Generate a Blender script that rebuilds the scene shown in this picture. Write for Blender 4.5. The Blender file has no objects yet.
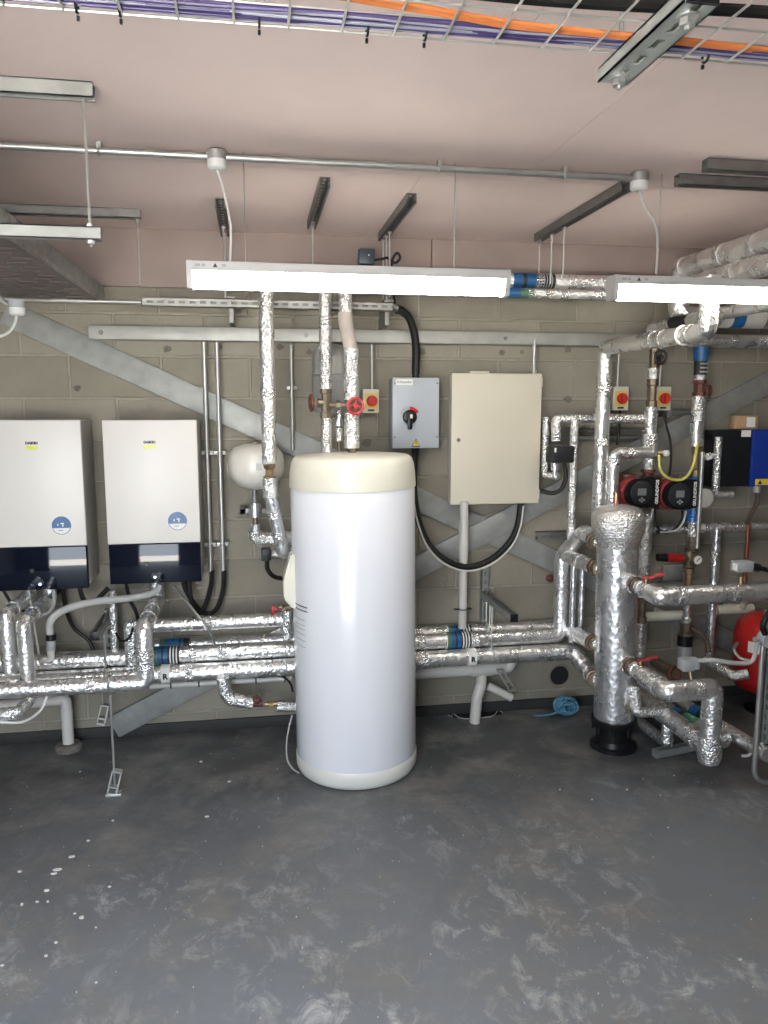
import bpy, bmesh, math, random
from mathutils import Vector, Matrix
random.seed(7)
SC = bpy.context.scene
COL = SC.collection
# ------------------------------------------------------------------ camera
F = 770.0                       # focal length in pixels of the 768 x 1024 frame
H = 1.80                        # eye height
YAW, PITCH = math.radians(9.5), math.radians(7.9)
FW = Vector((math.sin(YAW)*math.cos(PITCH), math.cos(YAW)*math.cos(PITCH), -math.sin(PITCH)))
RT = Vector((math.cos(YAW), -math.sin(YAW), 0))
UP = RT.cross(FW)
cam = bpy.data.cameras.new('camera'); cam_o = bpy.data.objects.new('camera', cam); COL.objects.link(cam_o)
cam.sensor_fit = 'VERTICAL'; cam.sensor_height = 24.0; cam.lens = 24.0*F/1024.0
cam.clip_start = 0.02
cam_o.location = (0, 0, H)
cam_o.rotation_euler = Matrix((RT, UP, -FW)).transposed().to_euler()
SC.camera = cam_o
# ------------------------------------------------------------------ world, daylight through the open doorway behind the camera
w = bpy.data.worlds.new('World'); SC.world = w; w.use_nodes = True
bg = w.node_tree.nodes['Background']; bg.inputs[0].default_value = (0.80, 0.89, 1.0, 1); bg.inputs[1].default_value = 9.0
sun = bpy.data.lights.new('sun', 'SUN'); sun.energy = 150.0; sun.angle = 0.01; sun.color = (1.0, 0.95, 0.87)
sun_o = bpy.data.objects.new('sun', sun); COL.objects.link(sun_o); sun_o.location = (0, 20, 20); sun_o.rotation_euler = (math.radians(-42), 0, math.radians(12))     # over the roof from behind the back wall: lights the yard outside only
DOOR = (-1.75, 0.0, 0.0, 2.5, -0.15)       # x0, x1, z0, z1, y of the doorway
pl = bpy.data.lights.new('doorway_portal', 'AREA'); pl.shape = 'RECTANGLE'
pl.size = DOOR[1]-DOOR[0]; pl.size_y = DOOR[3]-DOOR[2]; pl.cycles.is_portal = True
po = bpy.data.objects.new('doorway_portal', pl); COL.objects.link(po)
po.location = ((DOOR[0]+DOOR[1])/2, DOOR[4], (DOOR[2]+DOOR[3])/2); po.rotation_euler = (math.pi/2, 0, 0)
vs = SC.view_settings; vs.view_transform = 'Standard'; vs.look = 'None'; vs.exposure = 0.36; vs.gamma = 1.0; vs.use_curve_mapping = False
LED = 23.0
# ------------------------------------------------------------------ places
def ray(px, py): return FW + RT*((px-384)/F) - UP*((py-512)/F)
def A(px, py, Y): d = ray(px, py); t = Y/d.y; return Vector((d.x*t, Y, H+d.z*t))
def ZP(px, py, z): d = ray(px, py); t = (z-H)/d.z; return Vector((d.x*t, d.y*t, z))
def XP(px, py, x): d = ray(px, py); t = x/d.x; return Vector((x, d.y*t, H+d.z*t))
def R(wpx, P): return wpx*0.5*((Vector(P)-Vector((0, 0, H))).dot(FW))/F
V = Vector
YW = 4.2                        # face of the block wall
ZC = 2.68                       # ceiling
# ------------------------------------------------------------------ materials
MATS = {}
def mat(name, col, rough=0.5, metal=0.0, var=0.06, vs_=6.0, bump=0.0, bs=40.0, col2=None, emit=None, alpha=None, spec=0.5, stretch=None, coat=0):
    if name in MATS: return MATS[name]
    m = bpy.data.materials.new(name); m.use_nodes = True; nt = m.node_tree; N = nt.nodes; L = nt.links
    b = N['Principled BSDF']; b.inputs['Roughness'].default_value = rough; b.inputs['Metallic'].default_value = metal
    b.inputs['Specular IOR Level'].default_value = spec
    if coat: b.inputs['Coat Weight'].default_value = coat; b.inputs['Coat Roughness'].default_value = 0.05
    tc = N.new('ShaderNodeTexCoord'); src = tc.outputs['Object']
    if stretch:
        mp = N.new('ShaderNodeMapping'); mp.inputs['Scale'].default_value = stretch; L.new(src, mp.inputs[0]); src = mp.outputs[0]
    n = N.new('ShaderNodeTexNoise'); n.inputs['Scale'].default_value = vs_; n.inputs['Detail'].default_value = 6; L.new(src, n.inputs['Vector'])
    r = N.new('ShaderNodeValToRGB'); r.color_ramp.elements[0].position = 0.3; r.color_ramp.elements[1].position = 0.7
    c2 = col2 or [max(0, c*(1-var)) for c in col]
    r.color_ramp.elements[0].color = (*c2, 1); r.color_ramp.elements[1].color = (*[min(1, c*(1+var)) for c in col], 1)
    L.new(n.outputs['Fac'], r.inputs['Fac']); L.new(r.outputs['Color'], b.inputs['Base Color'])
    if bump:
        n2 = N.new('ShaderNodeTexNoise'); n2.inputs['Scale'].default_value = bs; n2.inputs['Detail'].default_value = 4; L.new(src, n2.inputs['Vector'])
        bp = N.new('ShaderNodeBump'); bp.inputs['Strength'].default_value = bump; bp.inputs['Distance'].default_value = 0.01
        L.new(n2.outputs['Fac'], bp.inputs['Height']); L.new(bp.outputs[0], b.inputs['Normal'])
    if emit:
        b.inputs['Emission Color'].default_value = (*emit[0], 1); b.inputs['Emission Strength'].default_value = emit[1]
    MATS[name] = m; return m
def foil_mat(name, col, rough, cs, bstr, metal=0.88):
    m = bpy.data.materials.new(name); m.use_nodes = True; nt = m.node_tree; N = nt.nodes; L = nt.links
    b = N['Principled BSDF']; b.inputs['Metallic'].default_value = metal
    tc = N.new('ShaderNodeTexCoord')
    v = N.new('ShaderNodeTexVoronoi'); v.inputs['Scale'].default_value = cs; v.inputs['Randomness'].default_value = 1; L.new(tc.outputs['Object'], v.inputs['Vector'])
    n = N.new('ShaderNodeTexNoise'); n.inputs['Scale'].default_value = cs*0.6; n.inputs['Detail'].default_value = 5; n.inputs['Distortion'].default_value = 0.6; L.new(tc.outputs['Object'], n.inputs['Vector'])
    ad = N.new('ShaderNodeMath'); ad.operation = 'ADD'; L.new(v.outputs['Distance'], ad.inputs[0]); L.new(n.outputs['Fac'], ad.inputs[1])
    bp = N.new('ShaderNodeBump'); bp.inputs['Strength'].default_value = bstr; bp.inputs['Distance'].default_value = 0.012; L.new(ad.outputs[0], bp.inputs['Height']); L.new(bp.outputs[0], b.inputs['Normal'])
    n3 = N.new('ShaderNodeTexNoise'); n3.inputs['Scale'].default_value = 9; n3.inputs['Detail'].default_value = 4; L.new(tc.outputs['Object'], n3.inputs['Vector'])
    cr = N.new('ShaderNodeValToRGB'); cr.color_ramp.elements[0].position = .3; cr.color_ramp.elements[1].position = .7
    cr.color_ramp.elements[0].color = (*[c*0.86 for c in col], 1); cr.color_ramp.elements[1].color = (*col, 1)
    L.new(n3.outputs['Fac'], cr.inputs[0]); L.new(cr.outputs[0], b.inputs['Base Color'])
    rr = N.new('ShaderNodeMapRange'); rr.inputs['To Min'].default_value = rough*0.7; rr.inputs['To Max'].default_value = rough*1.4; L.new(n3.outputs['Fac'], rr.inputs['Value']); L.new(rr.outputs[0], b.inputs['Roughness'])
    MATS[name] = m; return m
FOIL = foil_mat('foil_lagging', (0.88, 0.87, 0.85), 0.27, 60, 0.25)
FOILC = foil_mat('crinkled_foil', (0.90, 0.89, 0.87), 0.27, 95, 0.52)
FOILS = foil_mat('smooth_foil', (0.86, 0.86, 0.87), 0.26, 34, 0.20)
TAPE = foil_mat('foil_tape', (0.93, 0.92, 0.90), 0.22, 100, 0.5)
GALV = mat('galvanised_steel', (0.27, 0.275, 0.262), 0.52, 0.35, 0.16, 14, 0.05, 60)
GALVL = mat('galvanised_plate', (0.33, 0.33, 0.305), 0.5, 0.4, 0.14, 8, 0.06, 50)
STRUT = mat('dull_strut_steel', (0.20, 0.195, 0.185), 0.5, 0.6, 0.15, 20)
ROD = mat('zinc_rod', (0.50, 0.50, 0.48), 0.38, 0.8, 0.08, 30, 0.1, 300)
CONDUIT = mat('conduit_steel', (0.40, 0.40, 0.385), 0.4, 0.7, 0.08, 16)
WHITEP = mat('white_plastic', (0.80, 0.79, 0.76), 0.4, 0, 0.03, 5)
GREYP = mat('grey_plastic', (0.30, 0.31, 0.32), 0.45, 0, 0.05, 8)
PVCW = mat('waste_pipe_white', (0.50, 0.485, 0.45), 0.42, 0, 0.06, 7)
BLACKP = mat('black_plastic', (0.007, 0.007, 0.008), 0.38, 0, 0.1, 9, spec=0.3)
BLACKC = mat('black_cable', (0.008, 0.0075, 0.007), 0.5, 0, 0.15, 12, spec=0.3)
BRASS = mat('brass', (0.36, 0.27, 0.15), 0.36, 0.85, 0.12, 18)
BRONZE = mat('dull_bronze', (0.20, 0.16, 0.115), 0.45, 0.75, 0.15, 18)
RUST = mat('red_brown_iron', (0.13, 0.045, 0.032), 0.55, 0.3, 0.2, 20)
COPPER = mat('copper', (0.66, 0.33, 0.20), 0.32, 0.9, 0.1, 14)
RED = mat('red_paint', (0.42, 0.014, 0.012), 0.32, 0, 0.08, 6)
REDD = mat('dark_red_paint', (0.26, 0.03, 0.035), 0.4, 0, 0.12, 10)
PINKR = mat('faded_red_handle', (0.36, 0.028, 0.034), 0.42, 0, 0.1, 10)
CREAM = mat('cream_casing', (0.74, 0.71, 0.60), 0.45, 0, 0.04, 4)
BOILW = mat('boiler_casing', (0.72, 0.69, 0.64), 0.4, 0, 0.02, 2)
BOILS = mat('boiler_side', (0.42, 0.41, 0.39), 0.45, 0.2, 0.04, 4)
GLOSSN = mat('gloss_navy_panel', (0.003, 0.005, 0.013), 0.06, 0, 0.1, 3, spec=0.4)
TANKW = mat('tank_white', (0.74, 0.745, 0.78), 0.16, 0, 0.012, 2, spec=0.4)
TANKC = mat('tank_cream', (0.70, 0.675, 0.565), 0.35, 0, 0.02, 3)
GREYBOX = mat('isolator_grey', (0.37, 0.40, 0.43), 0.42, 0, 0.04, 4)
BEIGE = mat('cabinet_beige', (0.58, 0.535, 0.43), 0.45, 0, 0.02, 3)
YELLOW = mat('yellow_sign', (0.85, 0.62, 0.05), 0.4, 0, 0.03, 5)
YELG = mat('lime_sticker', (0.62, 0.66, 0.08), 0.4, 0, 0.2, 60)
SWY = mat('switch_yellow_grey', (0.62, 0.58, 0.40), 0.45, 0, 0.05, 10)
BLUE = mat('blue_print', (0.010, 0.085, 0.23), 0.4, 0, 0.12, 20)
BLUEB = mat('blue_casing', (0.008, 0.03, 0.24), 0.35, 0, 0.05, 4)
BLUEV = mat('blue_valve_paint', (0.02, 0.15, 0.45), 0.35, 0, 0.1, 10)
DARKB = mat('dark_casing', (0.010, 0.011, 0.013), 0.42, 0, 0.1, 6, spec=0.3)
DGREY = mat('dark_grey_plastic', (0.015, 0.016, 0.018), 0.45, 0, 0.08, 8, spec=0.3)
PAPER = mat('paper_label', (0.78, 0.77, 0.72), 0.6, 0, 0.04, 30)
INK = mat('black_ink', (0.015, 0.015, 0.015), 0.5, 0, 0.05, 9)
GREENL = mat('green_band', (0.10, 0.30, 0.17), 0.45, 0, 0.2, 16)
DGREENL = mat('dark_green_band', (0.06, 0.13, 0.08), 0.45, 0, 0.2, 16)
CARD = mat('cardboard', (0.42, 0.27, 0.15), 0.7, 0, 0.08, 9, 0.1, 60)
FELT = mat('grey_brown_tape', (0.34, 0.30, 0.27), 0.7, 0, 0.1, 14, 0.15, 60)
VESG = mat('grey_vessel', (0.30, 0.30, 0.29), 0.35, 0.3, 0.06, 5)
VESW = mat('white_vessel', (0.70, 0.67, 0.60), 0.28, 0, 0.02, 3, coat=0.2)
HOSEY = mat('yellow_hose', (0.45, 0.42, 0.10), 0.4, 0, 0.08, 10)
TWINE = mat('blue_rope', (0.075, 0.21, 0.31), 0.65, 0, 0.35, 60, 0.3, 300)
PURPLE = mat('purple_cable', (0.045, 0.03, 0.12), 0.4, 0, 0.25, 8)
LAV = mat('pale_violet_cable', (0.24, 0.245, 0.30), 0.4, 0, 0.15, 8)
ORANGE = mat('orange_cable', (0.62, 0.20, 0.06), 0.42, 0, 0.12, 8)
WCABLE = mat('white_cable', (0.66, 0.65, 0.62), 0.4, 0, 0.04, 8)
GREYC = mat('grey_flex', (0.36, 0.36, 0.35), 0.45, 0, 0.06, 9)
HOLE = mat('black_hole', (0.008, 0.008, 0.008), 0.9, 0, 0.1, 4)
LCD = mat('grey_display', (0.16, 0.17, 0.17), 0.15, 0, 0.05, 20)
DIFF = mat('lit_diffuser', (0.9, 0.9, 0.88), 0.4, 0, 0.0, 1, emit=((1.0, 0.97, 0.90), LED))
LEDB = mat('blue_indicator', (0.3, 0.3, 0.9), 0.3, 0, 0, 1, emit=((0.45, 0.45, 1.0), 5.0))
WIRE = mat('basket_wire', (0.62, 0.60, 0.55), 0.35, 0.7, 0.08, 20)
# ------------------------------------------------------------------ mesh helpers
def orient(axis):
    return V((0, 0, 1)).rotation_difference(V(axis).normalized()).to_matrix().to_4x4()
def xf(verts, M): 
    for v in verts: v.co = M @ v.co
def box(bm, c, s, rot=None, bev=0.0, seg=2):
    r = bmesh.ops.create_cube(bm, size=1.0); vs_ = r['verts']
    for v in vs_: v.co = V((v.co.x*s[0], v.co.y*s[1], v.co.z*s[2]))
    if bev > 0:
        es = list({e for v in vs_ for e in v.link_edges})
        rb = bmesh.ops.bevel(bm, geom=es, offset=bev, segments=seg, affect='EDGES', profile=0.5)
        vs_ = list({v for f in rb['faces'] for v in f.verts} | {v for v in vs_ if v.is_valid})
    M = Matrix.Translation(V(c))
    if rot is not None: M = M @ (rot if isinstance(rot, Matrix) else Matrix.Rotation(rot, 4, 'Y'))
    xf(vs_, M)
def bx(bm, x0, x1, y0, y1, z0, z1, bev=0.0):
    box(bm, ((x0+x1)/2, (y0+y1)/2, (z0+z1)/2), (abs(x1-x0), abs(y1-y0), abs(z1-z0)), None, bev)
def lathe(bm, prof, origin=(0, 0, 0), axis=(0, 0, 1), seg=24, cap=True):
    M = Matrix.Translation(V(origin)) @ orient(axis)
    rings = []
    for r, z in prof:
        if r < 1e-6: rings.append([bm.verts.new(M @ V((0, 0, z)))])
        else: rings.append([bm.verts.new(M @ V((r*math.cos(2*math.pi*i/seg), r*math.sin(2*math.pi*i/seg), z))) for i in range(seg)])
    for a, b in zip(rings, rings[1:]):
        for i in range(seg):
            j = (i+1) % seg
            if len(a) == 1 and len(b) == 1: continue
            if len(a) == 1: bm.faces.new((a[0], b[i], b[j]))
            elif len(b) == 1: bm.faces.new((a[i], b[0], a[j]))
            else: bm.faces.new((a[i], b[i], b[j], a[j]))
    if cap:
        if len(rings[0]) > 1: bm.faces.new(rings[0])
        if len(rings[-1]) > 1: bm.faces.new(list(reversed(rings[-1])))
def cyl(bm, p0, p1, r, r1=None, seg=14):
    p0, p1 = V(p0), V(p1); lathe(bm, [(r, 0), (r if r1 is None else r1, (p1-p0).length)], p0, p1-p0, seg)
def rounded(pts, br, n=5):
    pts = [V(p) for p in pts]; out = [pts[0]]
    for i in range(1, len(pts)-1):
        a, b, c = pts[i-1], pts[i], pts[i+1]
        d1, d2 = (a-b), (c-b); l1, l2 = d1.length, d2.length
        if l1 < 1e-6 or l2 < 1e-6: continue
        d1 /= l1; d2 /= l2; ang = d1.angle(d2)
        if ang > math.pi-0.02: out.append(b); continue
        t = min(br/math.tan(ang/2) if ang > 0.05 else br, l1*0.48, l2*0.48)
        s, e = b+d1*t, b+d2*t
        for k in range(n+1):
            u = k/n; out.append(s*(1-u)**2 + b*2*u*(1-u) + e*u*u)
    out.append(pts[-1]); return out
def smoothpath(pts, n=6):
    pts = [V(p) for p in pts]; P = [pts[0]*2-pts[1]]+pts+[pts[-1]*2-pts[-2]]; out = []
    for i in range(1, len(P)-2):
        a, b, c, d = P[i-1], P[i], P[i+1], P[i+2]
        for k in range(n):
            t = k/n; out.append(0.5*((2*b)+(c-a)*t+(2*a-5*b+4*c-d)*t*t+(3*b-a-3*c+d)*t**3))
    out.append(pts[-1]); return out
def sweep(bm, path, r, seg=12, cap=True):
    path = [V(p) for p in path]; n = len(path); T = []
    for i in range(n):
        t = (path[min(i+1, n-1)]-path[max(i-1, 0)]); T.append(t.normalized() if t.length > 1e-9 else (T[-1] if T else V((0, 0, 1))))
    up = V((0, 0, 1)) if abs(T[0].z) < 0.9 else V((0, 1, 0))
    u = T[0].cross(up).normalized(); rings = []
    for i in range(n):
        if i: u = (T[i-1].rotation_difference(T[i]) @ u); u = (u-T[i]*u.dot(T[i])).normalized()
        v = T[i].cross(u); rr = r(i/(n-1)) if callable(r) else r
        # keep width round mitred corners
        rings.append([bm.verts.new(path[i]+(u*math.cos(2*math.pi*k/seg)+v*math.sin(2*math.pi*k/seg))*rr) for k in range(seg)])
    for a, b in zip(rings, rings[1:]):
        for k in range(seg):
            j = (k+1) % seg; bm.faces.new((a[k], a[j], b[j], b[k]))
    if cap: bm.faces.new(list(reversed(rings[0]))); bm.faces.new(rings[-1])
def torus(bm, c, axis, R_, r, seg=20, ms=8):
    M = Matrix.Translation(V(c)) @ orient(axis)
    g = [[bm.verts.new(M @ V(((R_+r*math.cos(2*math.pi*j/ms))*math.cos(2*math.pi*i/seg), (R_+r*math.cos(2*math.pi*j/ms))*math.sin(2*math.pi*i/seg), r*math.sin(2*math.pi*j/ms)))) for j in range(ms)] for i in range(seg)]
    for i in range(seg):
        for j in range(ms): bm.faces.new((g[i][j], g[(i+1) % seg][j], g[(i+1) % seg][(j+1) % ms], g[i][(j+1) % ms]))
def prism(bm, poly, d0, d1, M=None):          # poly in (x, z), extruded along y
    M = M or Matrix.Identity(4)
    a = [bm.verts.new(M @ V((x, d0, z))) for x, z in poly]; b = [bm.verts.new(M @ V((x, d1, z))) for x, z in poly]
    n = len(poly)
    for i in range(n): bm.faces.new((a[i], a[(i+1) % n], b[(i+1) % n], b[i]))
    bm.faces.new(list(reversed(a))); bm.faces.new(b)
def B(): return bmesh.new()
def rootloc(p):
    l = V((0, 0, 0))
    while p is not None: l += p.location; p = p.parent
    return l
def obj(name, bm, material, parent=None, ang=40, own=True):
    bmesh.ops.recalc_face_normals(bm, faces=bm.faces)
    me = bpy.data.meshes.new(name); o = bpy.data.objects.new(name, me); COL.objects.link(o)
    if parent is not None:
        bm.transform(Matrix.Translation(-rootloc(parent))); o.parent = parent
    elif own:
        xs = [v.co for v in bm.verts]; c = V(((min(v.x for v in xs)+max(v.x for v in xs))/2, (min(v.y for v in xs)+max(v.y for v in xs))/2, min(v.z for v in xs)))
        bm.transform(Matrix.Translation(-c)); o.location = c
    bm.to_mesh(me); bm.free()
    me.shade_smooth(); me.set_sharp_from_angle(angle=math.radians(ang))
    me.materials.append(material); return o
def tag(o, label, cat, group=None):
    o['label'] = label; o['category'] = cat
    if group: o['group'] = group
    return o
def thing(name, label, cat, loc, group=None):
    o = bpy.data.objects.new(name, None); COL.objects.link(o); o.location = loc; o.empty_display_size = 0.05
    return tag(o, label, cat, group)
def struct(o): o['kind'] = 'structure'; return o
def part(name, parent, material, fn, *a, ang=40, label=None, **k):
    bm = B(); fn(bm, *a, **k); o = obj(name, bm, material, parent, ang)
    if label: o['label'] = label
    return o
def text(txt, size, loc, material, parent, name='lettering', rot=(math.pi/2, 0, 0), bold=0.0, align='CENTER'):
    cu = bpy.data.curves.new(name, 'FONT'); cu.body = txt; cu.size = size; cu.extrude = 0.0006; cu.offset = bold; cu.align_x = align; cu.align_y = 'CENTER'; cu.resolution_u = 2
    t = bpy.data.objects.new(name, cu); COL.objects.link(t); bpy.context.view_layer.update()
    me = bpy.data.meshes.new_from_object(t); bpy.data.objects.remove(t); bpy.data.curves.remove(cu)
    o = bpy.data.objects.new(name, me); COL.objects.link(o); me.materials.clear(); me.materials.append(material)
    o.parent = parent; o.location = V(loc)-rootloc(parent); o.rotation_euler = rot; return o
def snap(pts, tol=0.16):
    P = [V(p) for p in pts]
    for i in range(1, len(P)):
        d = P[i]-P[i-1]; L_ = d.length
        for k in range(3):
            if abs(d[k]) < tol*L_: P[i][k] = P[i-1][k]
    return P
def along(pts, f):
    L_ = [(V(b)-V(a)).length for a, b in zip(pts, pts[1:])]; s = f*sum(L_)
    for (a, b), l in zip(zip(pts, pts[1:]), L_):
        if s <= l or b is pts[-1]: return V(a).lerp(V(b), min(1, s/l)), (V(b)-V(a)).normalized()
        s -= l
def pipe(name, label, pts, r, material=None, bands=(), cat='pipe', bend=0.8, part_name='lagging', group=None, band_mat=None, seg=16, bw=0.02):
    material = material or FOIL; pts = [V(p) for p in pts]
    c = V((sum(p.x for p in pts)/len(pts), sum(p.y for p in pts)/len(pts), min(p.z for p in pts)))
    t = thing(name, label, cat, c, group)
    part(part_name, t, material, sweep, rounded(pts, r*bend), r, seg)
    for f in bands:
        p, d = along(pts, f); bm = B(); cyl(bm, p-d*bw, p+d*bw, r*1.045, seg=seg); obj('tape_band', bm, band_mat or TAPE, t)
    return t
def pipe_label(t, p, d, r, pieces, name='pipe_marker'):
    # printed identification bands wrapped round a pipe: list of (offset, width, material)
    d = V(d).normalized()
    for off, wd, m in pieces:
        bm = B(); cyl(bm, V(p)+d*off, V(p)+d*(off+wd), r*1.06, seg=18); obj(name, bm, m, t)
def cable(name, label, pts, r, material, cat='cable', smooth=True, group=None):
    bm = B(); sweep(bm, smoothpath(pts) if smooth else pts, r, 8); return tag(obj(name, bm, material), label, cat, group)
exec_order = []
# ================================================================== THE ROOM
X0, X1, YF = -3.2, 5.6, -0.15
def floor_material():
    m = bpy.data.materials.new('painted_screed'); m.use_nodes = True; nt = m.node_tree; N = nt.nodes; L = nt.links; b = N['Principled BSDF']
    tc = N.new('ShaderNodeTexCoord')
    def noise(sc, det=8, dist=0.0, rough=0.6, st=None):
        src = tc.outputs['Object']
        if st: mp = N.new('ShaderNodeMapping'); mp.inputs['Scale'].default_value = st; mp.inputs['Rotation'].default_value = (0, 0, 0.5); L.new(src, mp.inputs[0]); src = mp.outputs[0]
        n = N.new('ShaderNodeTexNoise'); n.inputs['Scale'].default_value = sc; n.inputs['Detail'].default_value = det; n.inputs['Distortion'].default_value = dist; n.inputs['Roughness'].default_value = rough
        L.new(src, n.inputs['Vector']); return n.outputs['Fac']
    def ramp(f, a, b_):
        r = N.new('ShaderNodeMapRange'); r.inputs['From Min'].default_value = a; r.inputs['From Max'].default_value = b_; L.new(f, r.inputs['Value']); return r.outputs[0]
    def mul(a, b_):
        q = N.new('ShaderNodeMath'); q.operation = 'MULTIPLY'; L.new(a, q.inputs[0])
        if isinstance(b_, float): q.inputs[1].default_value = b_
        else: L.new(b_, q.inputs[1])
        return q.outputs[0]
    def mix(f, c1, c2):
        x = N.new('ShaderNodeMix'); x.data_type = 'RGBA'; L.new(f, x.inputs['Factor'])
        for i, c in ((6, c1), (7, c2)):
            if isinstance(c, tuple): x.inputs[i].default_value = (*c, 1)
            else: L.new(c, x.inputs[i])
        return x.outputs[2]
    base = mix(ramp(noise(1.6), 0.35, 0.65), (0.050, 0.054, 0.057), (0.078, 0.082, 0.084))
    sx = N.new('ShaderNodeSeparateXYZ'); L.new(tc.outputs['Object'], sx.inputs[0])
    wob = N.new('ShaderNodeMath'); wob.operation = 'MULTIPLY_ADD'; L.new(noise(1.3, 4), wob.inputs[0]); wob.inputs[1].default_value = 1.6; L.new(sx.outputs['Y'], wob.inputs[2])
    tread_daylight = ramp(wob.outputs[0], 4.35, 2.75)          # scuffed floor towards the doorway, with its bluish daylight put into the colour
    base = mix(mul(tread_daylight, 0.85), base, (0.215, 0.235, 0.262))
    dust = mul(ramp(noise(2.6, 12, 0.25, 0.72), 0.47, 0.66), 0.8)
    base = mix(dust, base, (0.21, 0.205, 0.19))
    scuff = mul(ramp(noise(9, 12, 0.5, 0.78, (1, 0.75, 1)), 0.51, 0.66), mul(tread_daylight, ramp(noise(1.4, 5), 0.38, 0.56)))
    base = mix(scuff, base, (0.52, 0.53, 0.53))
    fine = mul(ramp(noise(34, 8, 0.3, 0.8), 0.60, 0.70), mul(ramp(noise(2.1, 5), 0.45, 0.6), 0.7))
    base = mix(fine, base, (0.36, 0.36, 0.35))
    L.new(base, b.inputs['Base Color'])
    rg = N.new('ShaderNodeMapRange'); rg.inputs['To Min'].default_value = 0.34; rg.inputs['To Max'].default_value = 0.62; L.new(noise(5), rg.inputs['Value']); L.new(rg.outputs[0], b.inputs['Roughness'])
    bp = N.new('ShaderNodeBump'); bp.inputs['Strength'].default_value = 0.25; bp.inputs['Distance'].default_value = 0.004; L.new(noise(30, 6), bp.inputs['Height']); L.new(bp.outputs[0], b.inputs['Normal'])
    return m
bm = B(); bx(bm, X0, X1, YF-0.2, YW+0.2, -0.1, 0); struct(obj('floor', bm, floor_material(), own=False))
PINK = mat('pink_plasterboard', (0.74, 0.60, 0.55), 0.8, 0, 0.05, 2.5, 0.04, 30)
PINKD = mat('plasterboard_joint', (0.68, 0.56, 0.51), 0.85, 0, 0.05, 4)
PINKU = mat('dark_plasterboard', (0.27, 0.212, 0.192), 0.8, 0, 0.10, 3, 0.04, 30)  # boards above the blockwork, darker than the ceiling boards
bm = B(); bx(bm, X0, X1, YF-0.2, YW+0.2, ZC+0.012, ZC+0.15); ceil = struct(obj('ceiling', bm, PINKD, own=False))
# ceiling boards, 2.4 x 1.2 m, butted with fine joints
me_cache = {}
def shared_box(key, s, material, bev=0.0):
    if key not in me_cache:
        bm = B(); box(bm, (0, 0, 0), s, None, bev, 1); me = bpy.data.meshes.new(key); bm.to_mesh(me); bm.free(); me.materials.append(material); me_cache[key] = me
    return me_cache[key]
def piece(name, me, loc, parent, rot=None):
    o = bpy.data.objects.new(name, me); COL.objects.link(o); o.parent = parent; o.location = V(loc)-rootloc(parent)
    if rot: o.rotation_euler = rot
    return o
bw, bl = 2.4, 1.2
bme = shared_box('board', (bw-0.002, bl-0.002, 0.0125), PINK)
ys = [3.42-bl*k for k in range(5)]
for k in range(-1, 5):
    yc = 3.66-bl*k
    for i in range(-2, 3):
        xc = 0.66+bw*(i+0.5)+(0.40 if k % 2 else 0)
        if X0-0.6 < xc < X1+0.6 and yc-bl/2 > YF-0.4 and yc+bl/2 < YW+0.3: piece('ceiling_board', bme, (xc, yc, ZC+0.006), ceil)
# strip of board against the wall
bm = B()
BLOCKC = mat('block_a', (0.215, 0.196, 0.156), 0.85, 0, 0.09, 5, 0.25, 60)
BLOCK2 = mat('block_b', (0.197, 0.180, 0.142), 0.85, 0, 0.10, 5, 0.25, 60)
BLOCK3 = mat('block_c', (0.233, 0.214, 0.173), 0.85, 0, 0.09, 5, 0.25, 60)
MORT = mat('mortar', (0.275, 0.254, 0.210), 0.9, 0, 0.10, 20, 0.3, 90)
bm.free(); bm = B(); bx(bm, X0, X1, YW+0.005, YW+0.2, 0, ZC+0.1); wb = struct(obj('wall_back', bm, MORT, own=False))
CH, BL = 0.2155, 0.455; ZREF = H+0.0345
bmes = [shared_box('block%d' % i, (BL-0.009, 0.10, CH-0.009), m, 0.004) for i, m in enumerate((BLOCKC, BLOCK2, BLOCK3))]
bhalf = shared_box('block_low', (BL-0.009, 0.10, 0.105), BLOCKC, 0.004)
for k in range(-3, 8):
    zt = ZREF-CH*k; zc = zt-CH/2
    for i in range(-3, 13):
        xc = -1.154+BL*(i+0.5)+(BL/2 if k % 2 else 0)
        if not (-2.3 < xc < 4.2): continue
        piece('block', random.choice(bmes), (xc, YW+0.05+random.uniform(-0.0015, 0.0015), zc), wb)
for i in range(-3, 13):
    xc = -1.154+BL*(i+0.5)
    if -2.3 < xc < 4.2: piece('block', bhalf, (xc, YW+0.05, ZREF-CH*8-0.0565), wb)
# boarded strip above the blockwork, in two sheets
ZB = 2.395
tu = bpy.data.objects.new('trim_1', None); COL.objects.link(tu); struct(tu)
for xa, xb in ((-2.4, -1.3), (-1.3, 0.955), (0.958, 3.2), (3.203, 5.0)):
    bm = B(); bx(bm, xa, xb-0.003, YW-0.03, YW+0.02, ZB, ZC, 0.002); obj('wall_board', bm, PINKU, tu)
bm = B(); bx(bm, -2.4, 4.2, YW-0.012, YW+0.02, 0.0, 0.062, 0.004)  # dark strip built for the shadow along the foot of the wall
struct(obj('shade_strip_back', bm, mat('wall_foot_shade', (0.02, 0.02, 0.019), 0.7, 0, 0.25, 8, 0.3, 40), own=False))
SIDE = mat('side_blockwork', (0.40, 0.385, 0.34), 0.85, 0, 0.08, 5, 0.2, 60)
bm = B(); bx(bm, X0-0.2, X0, YF-0.2, YW+0.2, 0, ZC+0.1); struct(obj('wall_left', bm, SIDE, own=False))
bm = B(); bx(bm, X1, X1+0.2, YF-0.2, YW+0.2, 0, ZC+0.1); struct(obj('wall_right', bm, SIDE, own=False))
bm = B(); bx(bm, X0, DOOR[0], YF-0.2, YF, 0, ZC); bx(bm, DOOR[1], X1, YF-0.2, YF, 0, ZC); bx(bm, DOOR[0], DOOR[1], YF-0.2, YF, DOOR[3], ZC)
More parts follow.
